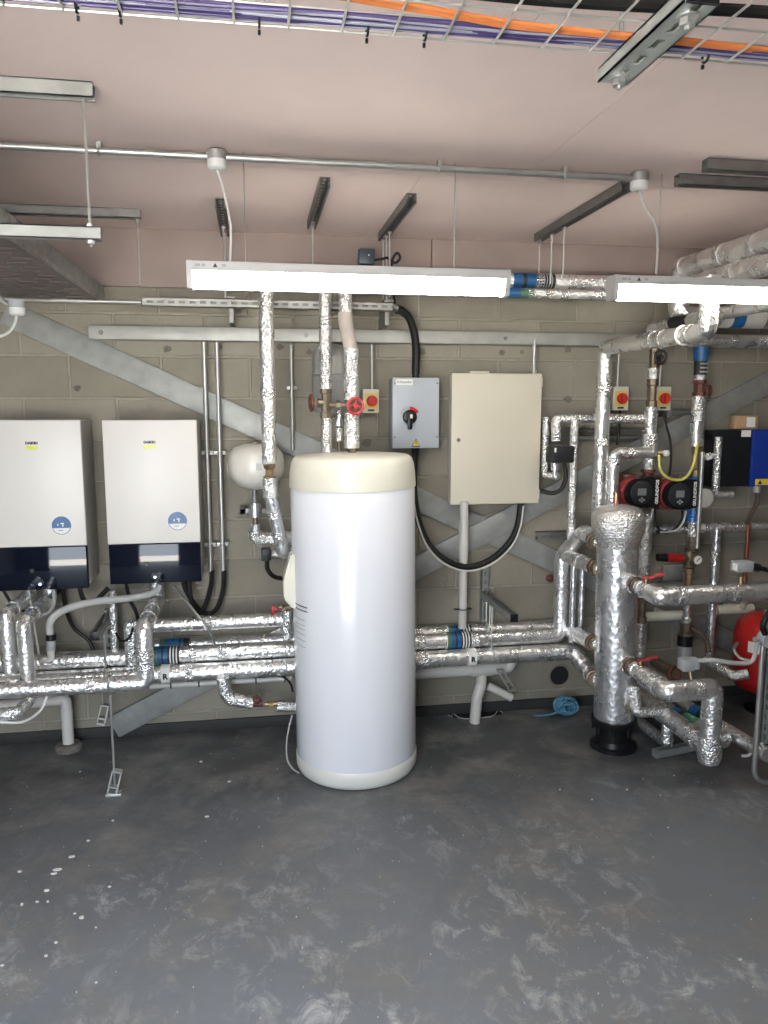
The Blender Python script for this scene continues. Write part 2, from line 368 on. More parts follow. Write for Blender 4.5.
struct(obj('wall_front', bm, SIDE, own=False))
bm = B(); bx(bm, -20, 22, -24, YF-0.2, -0.15, -0.02); struct(obj('ground', bm, mat('outdoor_concrete', (0.45, 0.44, 0.42), 0.9, 0, 0.08, 1.5, 0.2, 20), own=False))
# dark fixing stains and drilled marks on the blocks
STAIN = mat('old_fixing_stain', (0.12, 0.105, 0.09), 0.9, 0, 0.3, 30)
for px, py, s in ((77, 388, 5), (167, 349, 5), (422, 352, 5), (502, 353, 4), (522, 352, 3), (568, 350, 4), (367, 443, 6), (568, 399, 5), (280, 347, 4), (219, 347, 4), (309, 352, 4)):
    p = A(px, py, YW); bm = B(); r0 = R(s*1.7, p); n = 11
    vsx = [bm.verts.new(V((p.x+math.cos(2*math.pi*i/n)*r0*random.uniform(.65, 1.15), YW-0.0025, p.z+math.sin(2*math.pi*i/n)*r0*random.uniform(.6, 1.1)))) for i in range(n)]
    f = bm.faces.new(vsx); ex = bmesh.ops.extrude_face_region(bm, geom=[f])
    for v in ex['geom']:
        if isinstance(v, bmesh.types.BMVert): v.co.y = YW+0.004
    obj('filler_patch', bm, STAIN, wb)
# round duct hole in the foot of the wall
p = A(559, 675, YW); rh = R(21, p)
t = thing('wall_sleeve', 'round dark open pipe sleeve through the foot of the wall above the blue rope', 'sleeve', (p.x, YW, p.z-rh))
bm = B(); torus(bm, (p.x, YW-0.006, p.z), (0, 1, 0), rh, 0.006, 24, 8); obj('rim', bm, mat('sleeve_rim', (0.20, 0.17, 0.13), 0.7, 0, 0.2, 12), t)
bm = B(); cyl(bm, (p.x, YW-0.008, p.z), (p.x, YW-0.001, p.z), rh, seg=24); obj('opening', bm, HOLE, t)
# ================================================================== STEEL BRACING ON THE WALL
def bar_on_wall(name, label, p0, p1, h, y0, y1, material, bolts=()):
    p0, p1 = V(p0), V(p1); d = (p1-p0); L_ = d.length; ang = -math.atan2(d.z, d.x); c = (p0+p1)/2; c.y = (y0+y1)/2
    t = thing(name, label, 'steel beam', (c.x, YW, min(p0.z, p1.z)-h/2))
    M = Matrix.Rotation(ang, 4, 'Y'); bm = B(); box(bm, c, (L_, y1-y0, h), M, 0.004, 2); obj('flange_plate', bm, material, t)
    for f in bolts:
        q = p0.lerp(p1, f); bm = B(); lathe(bm, [(0.013, 0), (0.013, 0.004), (0.008, 0.004), (0.008, 0.012), (0, 0.012)], (q.x, y0, q.z), (0, -1, 0), 6, cap=False); obj('bolt', bm, STRUT, t)
    return t
a, b = A(88, 332, 4.12), A(650, 337.5, 4.12); b.z = a.z
bar_on_wall('wall_beam', 'long horizontal galvanised steel plate bolted across the block wall', a, b, R(2*12.6, (a+b)/2)*1.0, 4.125, 4.195, GALVL, (0.02, 0.36, 0.72))
a, b = A(4, 312, 4.18), A(790, 668, 4.18)
bar_on_wall('cross_brace', 'galvanised diagonal brace falling from upper left behind tank to lower right', a, b, 0.128, 4.182, 4.198, GALV, ())
a, b = A(800, 366, 4.165), A(90, 740, 4.165)
b = a.lerp(b, 0.97)
bar_on_wall('cross_brace', 'galvanised diagonal brace rising to upper right behind cream cabinet', a, b, 0.128, 4.160, 4.178, GALV, (0.30,))
# ================================================================== CEILING SERVICES
def strut_mesh(bm, p0, p1, w_=0.041, h=0.041, slots=True, up=V((0, 0, 1)), openup=False):
    # U channel with a real slotted web: web sits at the bottom, two side walls, lips at the top
    p0, p1 = V(p0), V(p1); d = (p1-p0).normalized(); s = d.cross(up).normalized(); L_ = (p1-p0).length; th = 0.003
    fr = Matrix(((d.x, s.x, up.x, p0.x), (d.y, s.y, up.y, p0.y), (d.z, s.z, up.z, p0.z), (0, 0, 0, 1)))
    def bb(x0, x1, y0, y1, z0, z1):
        n0 = len(bm.verts); box(bm, ((x0+x1)/2, (y0+y1)/2, (z0+z1)/2), (x1-x0, y1-y0, z1-z0), None)
        bm.verts.ensure_lookup_table(); xf(bm.verts[n0:], fr)
    for sg in (-1, 1):
        bb(0, L_, sg*w_/2-(th if sg > 0 else 0), sg*w_/2+(0 if sg > 0 else th), -h/2, h/2)
        bb(0, L_, min(sg*w_/2, sg*(w_/2-0.009)), max(sg*w_/2, sg*(w_/2-0.009)), h/2-th, h/2)
    if not slots: bb(0, L_, -w_/2, w_/2, -h/2, -h/2+th); return
    sw = 0.013
    bb(0, L_, -w_/2, -sw/2, -h/2, -h/2+th); bb(0, L_, sw/2, w_/2, -h/2, -h/2+th)
    pitch, sl = 0.05, 0.03; x = 0.0
    while x < L_:
        bb(x, min(x+pitch-sl, L_), -sw/2, sw/2, -h/2, -h/2+th); x += pitch
def nut(bm, p, axis=(0, 0, 1), r=0.011, h=0.009): lathe(bm, [(r, -h/2), (r, h/2)], p, axis, 6)
def rod(bm, p0, p1, r=0.004): cyl(bm, p0, p1, r, seg=8)
# --- wire basket tray with its cables
ZK = 2.335; YK = ZP(384, 35, ZK).y
t = thing('wire_basket_tray', 'wire mesh cable basket hung under the ceiling above the tank', 'cable tray', (0.6, YK-0.15, ZK))
bm = B(); WB = 0.30; hs = 0.030
for y, z in [(YK, ZK), (YK, ZK+hs*0.95), (YK-0.1, ZK), (YK-0.2, ZK), (YK-0.3, ZK), (YK-0.3, ZK+hs)]: rod(bm, (-1.2, y, z), (2.4, y, z), 0.0019)
obj('long_wires', bm, WIRE, t)['kind'] = 'stuff'
cw = B(); rod(cw, (0, 0, hs), (0, 0, 0), 0.0019); rod(cw, (0, 0.003, 0), (0, -WB, 0), 0.0019); rod(cw, (0, -WB, 0), (0, -WB, hs), 0.0019)
cwm = bpy.data.meshes.new('cross_wire'); cw.to_mesh(cwm); cw.free(); cwm.materials.append(WIRE)
for i in range(44): piece('cross_wire', cwm, (-0.93+0.0762*i, YK, ZK), t)
def tray_cable(label, y, z, r, m, wob=0.006, x0=-1.2, x1=2.4, ytrend=0.0, name='data_cable', cat='cable', group=None):
    n = 16; pts = [V((x0+(x1-x0)*i/n, y+ytrend*i/n+random.uniform(-wob, wob), z+random.uniform(-0.3, 0.3)*wob)) for i in range(n+1)]
    return cable(name, label, pts, r, m, cat, group=group)
for k in range(9): tray_cable('purple data cable in the bundle along the far edge of the wire basket', YK-0.008-0.0065*(k % 5), ZK+0.006+0.006*(k//5), 0.0031, PURPLE, 0.003, group='purple data cables in basket')
for k in range(3): tray_cable('pale violet data cable among the purple ones in the wire basket', YK-0.006-0.013*k, ZK+0.005, 0.0028, LAV, 0.005, group='pale violet cables in basket')
def px_cable(name, label, pts, dy, dz, r, m, group=None):
    P = [ZP(x, y, ZK+0.006)+V((0, dy+random.uniform(-0.003, 0.003), dz)) for x, y in pts]
    return cable(name, label, P, r, m, 'cable', group=group)
for k in range(3): px_cable('fire_cable', 'orange cable crossing the wire basket', [(290, -14), (363, -2), (440, 11), (512, 23), (600, 33), (690, 42), (768, 50), (900, 64)], -0.006*k+0.008, 0.0, 0.0036, ORANGE, 'orange cables in basket')
px_cable('power_cable', 'thick black power cable near the front edge of the wire basket', [(430, -8), (512, 2), (570, 6), (640, 10), (768, 18), (900, 28)], 0, 0.006, 0.0085, BLACKC)
for k, px in enumerate((82, 124, 259, 364, 420, 692)):
    p = ZP(px, 14+px*0.08, ZK); bm = B(); torus(bm, (p.x, YK-0.005, ZK+0.004), (1, 0, 0), 0.009, 0.002, 12, 6); box(bm, (p.x, YK+0.002, ZK-0.009), (0.004, 0.004, 0.006))
    tag(obj('cable_tie', bm, BLACKP), 'black cable tie on the far edge of the wire basket', 'cable tie', 'cable ties on basket')
# --- strut that carries the basket
zq = ZK-0.0135; p0, p1 = ZP(613, 83, zq-0.01), ZP(700, 12, zq-0.01); p1.x = p0.x
t = thing('basket_bracket', 'short slotted galvanised strut slung under the wire basket at upper right', 'strut', (p0.x, (p0.y+p1.y)/2, zq-0.03))
part('channel', t, mat('bright_galvanised', (0.46, 0.49, 0.46), 0.42, 0.55, 0.12, 16), strut_mesh, V((p0.x, p0.y, zq)), V((p1.x, p1.y-0.02, zq)), 0.052, 0.021, True)
for y in (p0.y-0.022, p1.y+0.012):
    bm = B(); cyl(bm, (p0.x, y, zq-0.0135), (p0.x, y, zq-0.0105), 0.015, seg=18); obj('washer', bm, ROD, t)
    bm = B(); nut(bm, (p0.x, y, zq-0.018)); obj('hex_nut', bm, ROD, t)
    bm = B(); rod(bm, (p0.x, y, zq-0.028), (p0.x, y, ZC), 0.004); obj('threaded_rod', bm, ROD, t)
bm = B(); bx(bm, p0.x-0.0215, p0.x+0.0215, p1.y-0.026, p1.y-0.020, zq-0.0115, zq+0.0115); obj('end_cap', bm, BLACKP, t)
# --- surface conduit with two round boxes and their pendant flexes
yc, zc = 2.868, 2.652
t = thing('conduit', 'steel conduit run across the ceiling between the two round boxes', 'conduit', (0.3, yc, zc-0.012))
bm = B(); cyl(bm, (-2.2, yc, zc), (1.48, yc, zc), 0.0125); obj('tube', bm, CONDUIT, t)
for px in (100, 437, 560):
    p = ZP(px, 147+px*0.055, zc); bm = B(); torus(bm, (p.x, yc, zc), (1, 0, 0), 0.0135, 0.004, 14, 6); bx(bm, p.x-0.008, p.x+0.008, yc-0.012, yc+0.012, zc+0.008, ZC+0.0); obj('saddle', bm, CONDUIT, t)
def round_box(px, py, label, cordpts, cordlabel):
    p = ZP(px, py, zc); p.y = yc
    t = thing('round_junction_box', label, 'junction box', (p.x, yc, zc-0.06))
    bm = B(); lathe(bm, [(0.034, 0.0), (0.034, 0.03), (0.030, 0.034)], (p.x, yc, zc-0.012), (0, 0, 1), 20); obj('back_box', bm, CONDUIT, t)
    bm = B(); lathe(bm, [(0.0, -0.034), (0.024, -0.034), (0.033, -0.026), (0.034, 0)], (p.x, yc, zc-0.012), (0, 0, 1), 20); obj('cover', bm, WHITEP, t)
    cable('pendant_flex', cordlabel, [V((p.x, yc, zc-0.044))]+cordpts, 0.0042, WCABLE, 'cable')
LZ = 2.372
round_box(217, 158, 'white round junction box on the ceiling conduit above the lit batten', [A(222, 185, 2.87), A(229, 215, 2.87), A(231, 235, 2.87), A(230, 262, 2.87)], 'white flex dropping to the long lit batten')
round_box(637, 180, 'white round junction box at the right end of the ceiling conduit', [A(645, 207, 2.87), A(655, 225, 2.87), A(657.5, 245, 2.87), A(656, 274, 2.87)], 'white flex dropping to the right hand batten')
# --- LED battens
HOUS = mat('batten_housing', (0.46, 0.455, 0.44), 0.45, 0, 0.02, 5)
def batten(label, xa, xb, y, zt, zb):
    h = zt-zb; t = thing('led_batten', label, 'light fitting', ((xa+xb)/2, y, zb))
    prof = [(-0.040, zt-0.002), (-0.036, zt), (0.036, zt), (0.040, zt-0.002), (0.040, zt-0.36*h), (-0.040, zt-0.36*h)]
    M = Matrix(((0, 1, 0, 0), (1, 0, 0, y), (0, 0, 1, 0), (0, 0, 0, 1)))
    bm = B(); prism(bm, prof, xa, xb, M); body = obj('housing', bm, HOUS, t)
    dz = zt-0.36*h
    dp = [(-0.038, dz)] + [(-0.038*math.cos(q*math.pi/10)*1.0, dz-(h*0.64)*math.sin(q*math.pi/10)**0.6) for q in range(1, 10)] + [(0.038, dz)]
    bm = B(); prism(bm, dp, xa+0.014, xb-0.014, M); obj('diffuser', bm, DIFF, t)
    for x in (xa, xb-0.014):
        bm = B(); prism(bm, [(-0.041, zt), (0.041, zt), (0.041, zt-0.4*h), (0.030, zb-0.002), (-0.030, zb-0.002), (-0.041, zt-0.4*h)], x-0.003, x+0.015, M); obj('end_cap', bm, HOUS, t)
    # small printed warning marks near the left end
    bm = B(); x = xa+0.095; zz = zt-0.17*h; prism(bm, [(x-0.008, zz-0.006), (x+0.008, zz-0.006), (x, zz+0.008)], y-0.0408, y-0.0400); obj('warning_triangle', bm, INK, t)
    for dx, wv in ((0.030, 0.016), (-0.060, 0.018), (-0.040, 0.012)):
        bm = B(); bx(bm, x+dx-wv/2, x+dx+wv/2, y-0.0408, y-0.0400, zz-0.004, zz+0.005); obj('printed_mark', bm, GREYP, t)
    for x in (xa+0.2, xb-0.2):
        bm = B(); rod(bm, (x, y+0.02, zt), (x, y+0.02, ZC), 0.002); obj('suspension_wire', bm, ROD, t)
    return t
a, b = A(187, 261.5, 2.83), A(510.5, 268, 2.83); zb = A(350, 290.5, 2.83).z
batten('long lit LED batten hanging over the white tank', a.x, b.x, 2.87, (a.z+b.z)/2, zb-0.002)
a2 = A(616, 272, 2.83)
batten('lit LED batten entering the frame at right over the foil pipes', a2.x, a2.x+(b.x-a.x), 2.87, (a.z+b.z)/2-0.006, zb-0.008)
# --- struts fixed to the ceiling
def ceiling_strut(label, p0, p1, rods=(), mat_=STRUT):
    p0, p1 = V(p0), V(p1); zz = ZC-0.0205
    t = thing('ceiling_strut', label, 'strut', ((p0.x+p1.x)/2, (p0.y+p1.y)/2, zz-0.02))
    part('channel', t, mat_, strut_mesh, V((p0.x, p0.y, zz)), V((p1.x, p1.y, zz)), 0.041, 0.041, True, V((0, 0, -1)))
    for (f, zbot) in rods:
        q = p0.lerp(p1, f); bm = B(); rod(bm, (q.x, q.y, zbot), (q.x, q.y, zz-0.02), 0.004); nut(bm, (q.x, q.y, zz-0.026)); obj('threaded_rod', bm, ROD, t)
    return t
zs = ZC-0.02
p, q = ZP(-60, 78, zs), ZP(94, 92, zs); YT = q.y
ceiling_strut('galvanised ceiling strut at upper left that hangs the lower rail', (p.x-0.4, YT, 0), (q.x, YT, 0), (), GALV)
pr = A(94, 234, YT)      # trapeze
t = thing('trapeze_bracket', 'galvanised trapeze rail and rod carrying the perforated tray at left', 'bracket', (pr.x, YT, pr.z-0.02))
part('rail', t, GALV, strut_mesh, V((pr.x-1.2, YT, pr.z)), V((pr.x+0.02, YT, pr.z)), 0.03, 0.035, False)
bm = B(); rod(bm, (pr.x-0.01, YT, pr.z-0.035), (pr.x-0.01, YT, ZC-0.04), 0.004); obj('threaded_rod', bm, ROD, t)
for dz_ in (-0.022, 0.022): bm = B(); nut(bm, (pr.x-0.01, YT, pr.z+dz_)); obj('hex_nut', bm, ROD, t)
p, q = ZP(20, 207, zs), ZP(142, 217, zs)
ceiling_strut('ceiling strut running sideways above the left perforated tray', (p.x-0.5, (p.y+q.y)/2, 0), (q.x, (p.y+q.y)/2, 0), ((0.985, 2.35),))
p, q = ZP(225, 233, zs), ZP(225, 203, zs); x = p.x
ceiling_strut('short ceiling strut directly above the batten left end', (x, q.y, 0), (x, p.y-0.02, 0), ((0.6, 2.31), (0.85, 2.31)))
p, q = ZP(313, 225, zs), ZP(323, 182, zs); x = (p.x+q.x)/2
ceiling_strut('short ceiling strut second from left above the batten', (x, q.y, 0), (x, p.y, 0), ((0.92, 2.40),))
p, q = ZP(381, 237, zs), ZP(413, 198, zs); x = (p.x+q.x)/2
ceiling_strut('short ceiling strut above the small black box and its cable', (x, q.y, 0), (x, p.y, 0), ((0.95, 2.33), (0.70, 2.33), (0.82, 2.33)))
p, q = ZP(537, 238, zs), ZP(634, 182, zs); x = (p.x+q.x)/2
ceiling_strut('long ceiling strut reaching the right hand junction box', (x, q.y+0.05, 0), (x, p.y, 0), ((0.97, 2.40), (0.80, 2.40), (0.64, 2.40)))
p = ZP(705, 165, zs)
ceiling_strut('upper of two struts crossing the ceiling at right edge', (p.x, p.y, 0), (p.x+1.2, p.y, 0), ())
p = ZP(677, 180, zs-0.03); yr = ZP(677, 180, zs).y
t = ceiling_strut('lower of two struts crossing the ceiling at right edge', (ZP(677, 180, zs).x, yr, 0), (p.x+1.2, yr, 0), ())
# --- perforated trays at upper left, lying on the trapeze
ZT = pr.z+0.020
xr = ZP(46, 265, ZT).x; y1 = min(4.15, ZP(107, 295, ZT+0.085).y); ya0 = 1.7
t = thing('perforated_tray', 'wide slotted galvanised cable tray running back to the wall at upper left', 'cable tray', (xr-0.35, 3.0, ZT))
bm = B(); xa_ = xr-0.75; y = ya0; k = 0
while y < y1-0.088:
    bx(bm, xa_, xr, y, y+0.056, ZT, ZT+0.0015)
    edges = [xa_]; x = xa_+(0.06 if k % 2 else 0.02)
    while x+0.075 < xr-0.01: edges += [x, x+0.075]; x += 0.12
    edges.append(xr)
    for q0, q1 in zip(edges[::2], edges[1::2]): bx(bm, q0, q1, y+0.056, y+0.088, ZT, ZT+0.0015)
    y += 0.088; k += 1
obj('slotted_base', bm, mat('dark_tray_steel', (0.12, 0.10, 0.09), 0.55, 0.3, 0.15, 10), t)
bm = B(); hf = 0.085
for z0_, z1_ in ((0, 0.014), (0.024, 0.060), (0.070, hf)): bx(bm, xr-0.0015, xr, ya0, y1, ZT+z0_, ZT+z1_)
y = ya0
while y < y1-0.04:
    for z0_, z1_ in ((0.014, 0.024), (0.060, 0.070)): bx(bm, xr-0.0015, xr, y, y+0.028, ZT+z0_, ZT+z1_)
    y += 0.04
bx(bm, xr-0.012, xr, ya0, y1, ZT+hf-0.002, ZT+hf); obj('side_flange', bm, GALV, t)
bm = B(); bx(bm, xa_, xa_+0.0015, ya0, y1, ZT, ZT+hf); obj('side_flange', bm, GALV, t)
# --- rail with slots near the wall under the batten
ya = 3.98; a, b = A(143, 302, ya), A(392, 307, ya); zz = (a.z+b.z)/2
t = thing('slotted_rail', 'slotted galvanised rail fixed level above the wall beam behind the batten', 'strut', ((a.x+b.x)/2, ya, zz-0.02))
part('channel', t, GALVL, strut_mesh, V((a.x, ya, zz)), V((b.x, ya, zz)), 0.041, 0.041, True, V((0, 1, 0)))
bm = B(); bx(bm, a.x, b.x, ya+0.0205, ya+0.0225, zz-0.02, zz+0.02); obj('back_plate', bm, STRUT, t)  # added plate closing the rail's back so the slots look dark
for px in (231, 388):
    q = A(px, 303, ya); bm = B(); bx(bm, q.x-0.025, q.x+0.025, ya-0.03, YW-0.0, zz+0.021, zz+0.035, 0.003); bx(bm, q.x-0.012, q.x+0.012, ya+0.02, YW, zz-0.09, zz+0.021, 0.003); obj('wall_bracket', bm, STRUT, t)
a, b = A(-60, 298.5, ya), A(141, 303, ya)
t = thing('thin_conduit', 'thin steel conduit running level from left edge to the slotted rail', 'conduit', (a.x, ya, zz))
bm = B(); cyl(bm, (a.x-0.3, ya, zz-0.002), (b.x, ya, zz-0.002), 0.010); obj('tube', bm, CONDUIT, t)
# white round box and flex at left edge
p = A(17, 308, 3.7); t = thing('round_junction_box', 'white round junction box at the left edge beneath the slotted tray', 'junction box', (p.x, p.y, p.z-0.03))
bm = B(); lathe(bm, [(0.0, -0.032), (0.026, -0.032), (0.034, -0.025), (0.034, 0)], p, (0, 0, 1), 20); obj('cover', bm, WHITEP, t)
bm = B(); lathe(bm, [(0.036, 0), (0.036, 0.03)], p, (0, 0, 1), 20); obj('back_box', bm, GREYP, t)
bm = B(); sweep(bm, rounded([A(16, 305, 3.7), A(6, 304, 3.7), A(-2, 296, 3.7), A(-8, 288, 3.7)], 0.03), 0.010, 10); obj('spout', bm, CONDUIT, t)
cable('pendant_flex', 'white flex curving from the round box to the left edge', [A(17, 314, 3.7), A(14, 325, 3.7), A(6, 334, 3.7), A(-12, 340, 3.7)], 0.006, WCABLE)
# ================================================================== HOT WATER CYLINDER
TX, TY, TR = 0.474, 3.672, 0.300
t = thing('hot_water_cylinder', 'tall glossy white hot water cylinder with cream cap and base', 'water tank', (TX, TY, 0))
part('shell', t, TANKW, lathe, [(TR*0.985, 0.04), (TR, 0.05), (TR, 1.425), (TR*0.99, 1.43)], (TX, TY, 0), (0, 0, 1), 64)
part('top_cap', t, TANKC, lathe, [(TR*1.012, 1.415), (TR*1.012, 1.43), (TR*1.003, 1.48), (TR*0.985, 1.525), (TR*0.955, 1.55), (TR*0.90, 1.563), (TR*0.5, 1.572), (0, 1.576)], (TX, TY, 0), (0, 0, 1), 64)
t.rotation_euler.y = -0.009
part('base_ring', t, mat('tank_base_white', (0.66, 0.65, 0.60), 0.4, 0, 0.03, 4), lathe, [(TR*0.93, 0.0), (TR*0.97, 0.008), (TR*1.008, 0.03), (TR*1.012, 0.082), (TR*1.0, 0.09)], (TX, TY, 0), (0, 0, 1), 64)
def on_tank(bm, a0, a1, z0, z1, dr=0.0012, n=8):
    g = []
    for i in range(n+1):
        a = a0+(a1-a0)*i/n; g.append([bm.verts.new(V((TX+(TR+dr)*math.cos(a), TY+(TR+dr)*math.sin(a), z))) for z in (z0, z1)])
    for p, q in zip(g, g[1:]): bm.faces.new((p[0], q[0], q[1], p[1]))
    ex = bmesh.ops.extrude_face_region(bm, geom=bm.faces[:])
    for v in ex['geom']:
        if isinstance(v, bmesh.types.BMVert): d = V((v.co.x-TX, v.co.y-TY, 0)).normalized(); v.co -= d*(dr+0.001)
D2 = math.radians
for z0, h in ((0.865, 0.005), (0.845, 0.005), (0.800, 0.004), (0.775, 0.003), (0.755, 0.003), (0.73, 0.003), (0.70, 0.003), (0.67, 0.003)):
    part('printed_line', t, INK if z0 > 0.84 else GREYC, on_tank, D2(194), D2(216 if z0 > 0.84 else 212), z0, z0+h)
# cream immersion heater cover on the flank
q = A(290, 580, 3.66)
t2 = thing('immersion_cover', 'cream wedge shaped heater cover on the flank of the tank', 'cover', (q.x, 3.66, q.z-0.12))
z0, z1 = A(290, 606, 3.66).z, A(290, 552, 3.66).z
bm = B(); M = Matrix.Identity(4)
prism(bm, [(A(284, 580, 3.66).x-0.004, z0+0.05), (A(284, 580, 3.66).x-0.004, z1-0.12), (A(291, 553, 3.66).x-0.002, z1), (TX-TR+0.02, z1+0.0), (TX-TR+0.02, z0-0.01), (A(292, 604, 3.66).x, z0)], 3.60, 3.72)
bmesh.ops.bevel(bm, geom=bm.edges[:], offset=0.008, segments=2, affect='EDGES'); obj('cover_shell', bm, TANKC, t2)
cable('thin_flex', 'thin pale flex trailing down beside the foot of the tank', [A(292, 715, 3.6), A(287, 738, 3.6), A(287, 758, 3.62), A(292, 768, 3.6), A(299, 773, 3.55)], 0.004, GREYC)
# ================================================================== BOILERS
def boiler(label, fx0, fx1, ytop, yb_, ysplit, yf, sticker, led, logo):
    P0, P1 = A(fx0, ytop, yf), A(fx1, ytop, yf); zt = (P0.z+P1.z)/2; zb = A(fx0+6, yb_, yf).z; zs_ = A((fx0+fx1)/2, ysplit, yf).z
    x0, x1 = P0.x, P1.x
    t = thing('wall_boiler', label, 'boiler', ((x0+x1)/2, yf+0.14, zb))
    bm = B(); bx(bm, x0+0.003, x1-0.003, yf+0.028, YW-0.012, zb+0.012, zt-0.003, 0.006); obj('casing', bm, BOILS, t)
    bm = B(); bx(bm, x0, x1, yf, yf+0.028, zs_+0.002, zt, 0.006); fr = obj('front_panel', bm, BOILW, t)
    bm = B(); bx(bm, x0+0.002, x1-0.002, yf+0.002, yf+0.034, zb, zs_, 0.005); pn = obj('gloss_panel', bm, GLOSSN, t, label='gloss dark blue control panel') if False else obj('gloss_panel', bm, GLOSSN, t)
    pn['label'] = 'glossy dark navy control panel'
    s = A(*sticker, yf); rs = R(18.5, s)
    bm = B(); lathe(bm, [(rs, 0), (rs, 0.0012), (0, 0.0012)], (s.x, yf, s.z), (0, -1, 0), 28, cap=False); st = obj('round_sticker', bm, BLUE, t)
    n = 14; a0 = math.asin(-0.30); pts = [(s.x+rs*0.93*math.cos(a), s.z+rs*0.93*math.sin(a)) for a in [math.pi-a0+(math.pi+2*a0)*i/n for i in range(n+1)]]
    bm = B(); prism(bm, pts, yf-0.0018, yf-0.0012); obj('sticker_foot', bm, PAPER, st)
    for i, (dx, dz, wv, hv) in enumerate(((-0.35, 0.10, .10, .22), (0.10, 0.22, .34, .12), (0.15, 0.0, .12, .24), (-0.1, -0.55, .5, .06))):
        bm = B(); bx(bm, s.x+rs*(dx-wv/2), s.x+rs*(dx+wv/2), yf-0.0026, yf-0.0018, s.z+rs*(dz-hv/2), s.z+rs*(dz+hv/2)); obj('sticker_mark', bm, PAPER if i < 3 else INK, st)
    l = A(*logo, yf)
    text('DAIKIN', 0.0165, (l.x, yf-0.0006, l.z+0.006), INK, t, bold=0.0012)
    bm = B(); bx(bm, l.x-0.026, l.x+0.026, yf-0.0012, yf, l.z-0.024, l.z-0.006); obj('lime_sticker', bm, YELG, t)
    q = A(*led, yf); bm = B(); cyl(bm, (q.x, yf+0.0022, q.z), (q.x, yf-0.0012, q.z), 0.017, seg=20); rg = obj('status_button', bm, DGREY, t)
    bm = B(); cyl(bm, (q.x, yf-0.001, q.z-0.006), (q.x, yf-0.0022, q.z-0.006), 0.006, seg=12); obj('status_light', bm, LEDB, rg)
    q = A(led[0]-8, led[1]-12, yf); bm = B(); cyl(bm, (q.x, yf+0.0022, q.z), (q.x, yf-0.001, q.z), 0.011, seg=18); obj('dial', bm, BLACKP, t)
    return t
YB = 3.90
boiler('white wall boiler with dark gloss base at the left edge of frame', -18, 80, 420, 592, 547.5, YB, (61.5, 525.5), (40, 583), (31.5, 444.5))
boiler('white wall boiler with dark gloss base next to the steel conduits', 101.5, 196.5, 420, 585, 544, YB, (177.5, 521), (155, 576), (149.5, 443.5))
# ================================================================== STEEL CONDUIT PAIR AND FLEXES BY THE BOILERS
for k, (xa, xb, lab) in enumerate(((202.5, 212, 'left of the paired steel conduits dropping beside the right boiler'), (216, 224, 'right of the paired steel conduits dropping beside the right boiler'))):
    a, b = A(xa, 342, 4.13), A(xb, 571, 4.13); b.x = a.x
    a.x = b.x = (A(xa, 342, 4.13).x+A(xb, 571, 4.13).x)/2
    t = thing('steel_conduit', lab, 'conduit', b); part('tube', t, CONDUIT, cyl, a, b, 0.0115)
    for py in (453, 545):
        q = A(207, py, 4.13); bm = B(); bx(bm, a.x-0.032, a.x+0.032, 4.135, YW, q.z-0.011, q.z+0.011, 0.003); torus(bm, (a.x, 4.13, q.z), (0, 0, 1), 0.013, 0.004, 14, 6); obj('saddle', bm, CONDUIT, t)
cable('black_flex', 'black flexible conduit looping from the left paired conduit to the boiler', [A(212, 570, 4.13), A(211, 585, 4.13), A(205, 606, 4.1), A(199, 613, 4.08), A(192, 603, 4.05), A(189, 585, 4.03), A(188, 576, 4.03)], 0.013, BLACKC)
cable('black_flex', 'black flexible conduit looping lower from the right paired conduit', [A(224, 570, 4.13), A(223, 590, 4.13), A(217, 608, 4.12), A(207, 614, 4.12), A(196, 606, 4.1), A(186, 590, 4.06), A(183, 578, 4.04)], 0.013, BLACKC)
p0, p1 = A(291, 345, 4.14), A(293, 450, 4.14); p1.x = p0.x
t = thing('steel_conduit', 'single steel conduit on the wall left of the tank', 'conduit', p1); part('tube', t, CONDUIT, cyl, p0, p1, 0.010)
q = A(292, 388, 4.14); bm = B(); bx(bm, q.x-0.028, q.x+0.028, 4.145, YW, q.z-0.010, q.z+0.010, 0.003); obj('saddle', bm, CONDUIT, t)
# ================================================================== LOW LEVEL PIPES LEFT OF TANK
# front pipe with riser and return into the right boiler
Y3 = 3.54; z3 = A(80, 686, Y3).z; r3 = R(16.5, A(80, 686, Y3)); xe = A(146, 682, Y3).x; zr = A(144.5, 628, Y3).z
yb2 = ZP(152, 604, zr).y
pipe('lagged_pipe', 'front foil lagged pipe at left that rises at its end towards the right boiler', [(-2.0, Y3, z3), (xe, Y3, z3), (xe, Y3, zr), (xe, 4.05, zr), (xe, 4.05, zr+0.14)], r3, FOIL, (0.52, 0.655, 0.68, 0.80, 0.86))
# its drop rod with foot
q = A(110, 690, Y3)
t = thing('pipe_support', 'thin steel rod with bracket foot holding the front left pipe off the floor', 'support', (q.x, Y3, 0))
bm = B(); rod(bm, (q.x, Y3, 0.035), (q.x, Y3, z3-r3), 0.0055); obj('threaded_rod', bm, ROD, t)
bm = B(); torus(bm, (q.x, Y3, z3), (1, 0, 0), r3+0.004, 0.006, 24, 6); obj('clip', bm, ROD, t)
def clevis(parent, c, w_=0.04, h=0.11, tilt=0.25):
    bm = B(); M = Matrix.Translation(V(c)) @ Matrix.Rotation(tilt, 4, 'Y')
    for (x, z, sx, sz) in ((-w_/2, 0, 0.006, h), (w_/2, 0, 0.006, h), (0, h/2, w_+0.006, 0.006), (0, -h/2, w_+0.006, 0.012), (0, -h*0.2, w_, 0.006)):
        n0 = len(bm.verts); box(bm, (x, 0, z), (sx, 0.035, sz)); bm.verts.ensure_lookup_table(); xf(bm.verts[n0:], M)
    return obj('bracket_foot', bm, ROD, parent)
clevis(t, (q.x, Y3, 0.062))
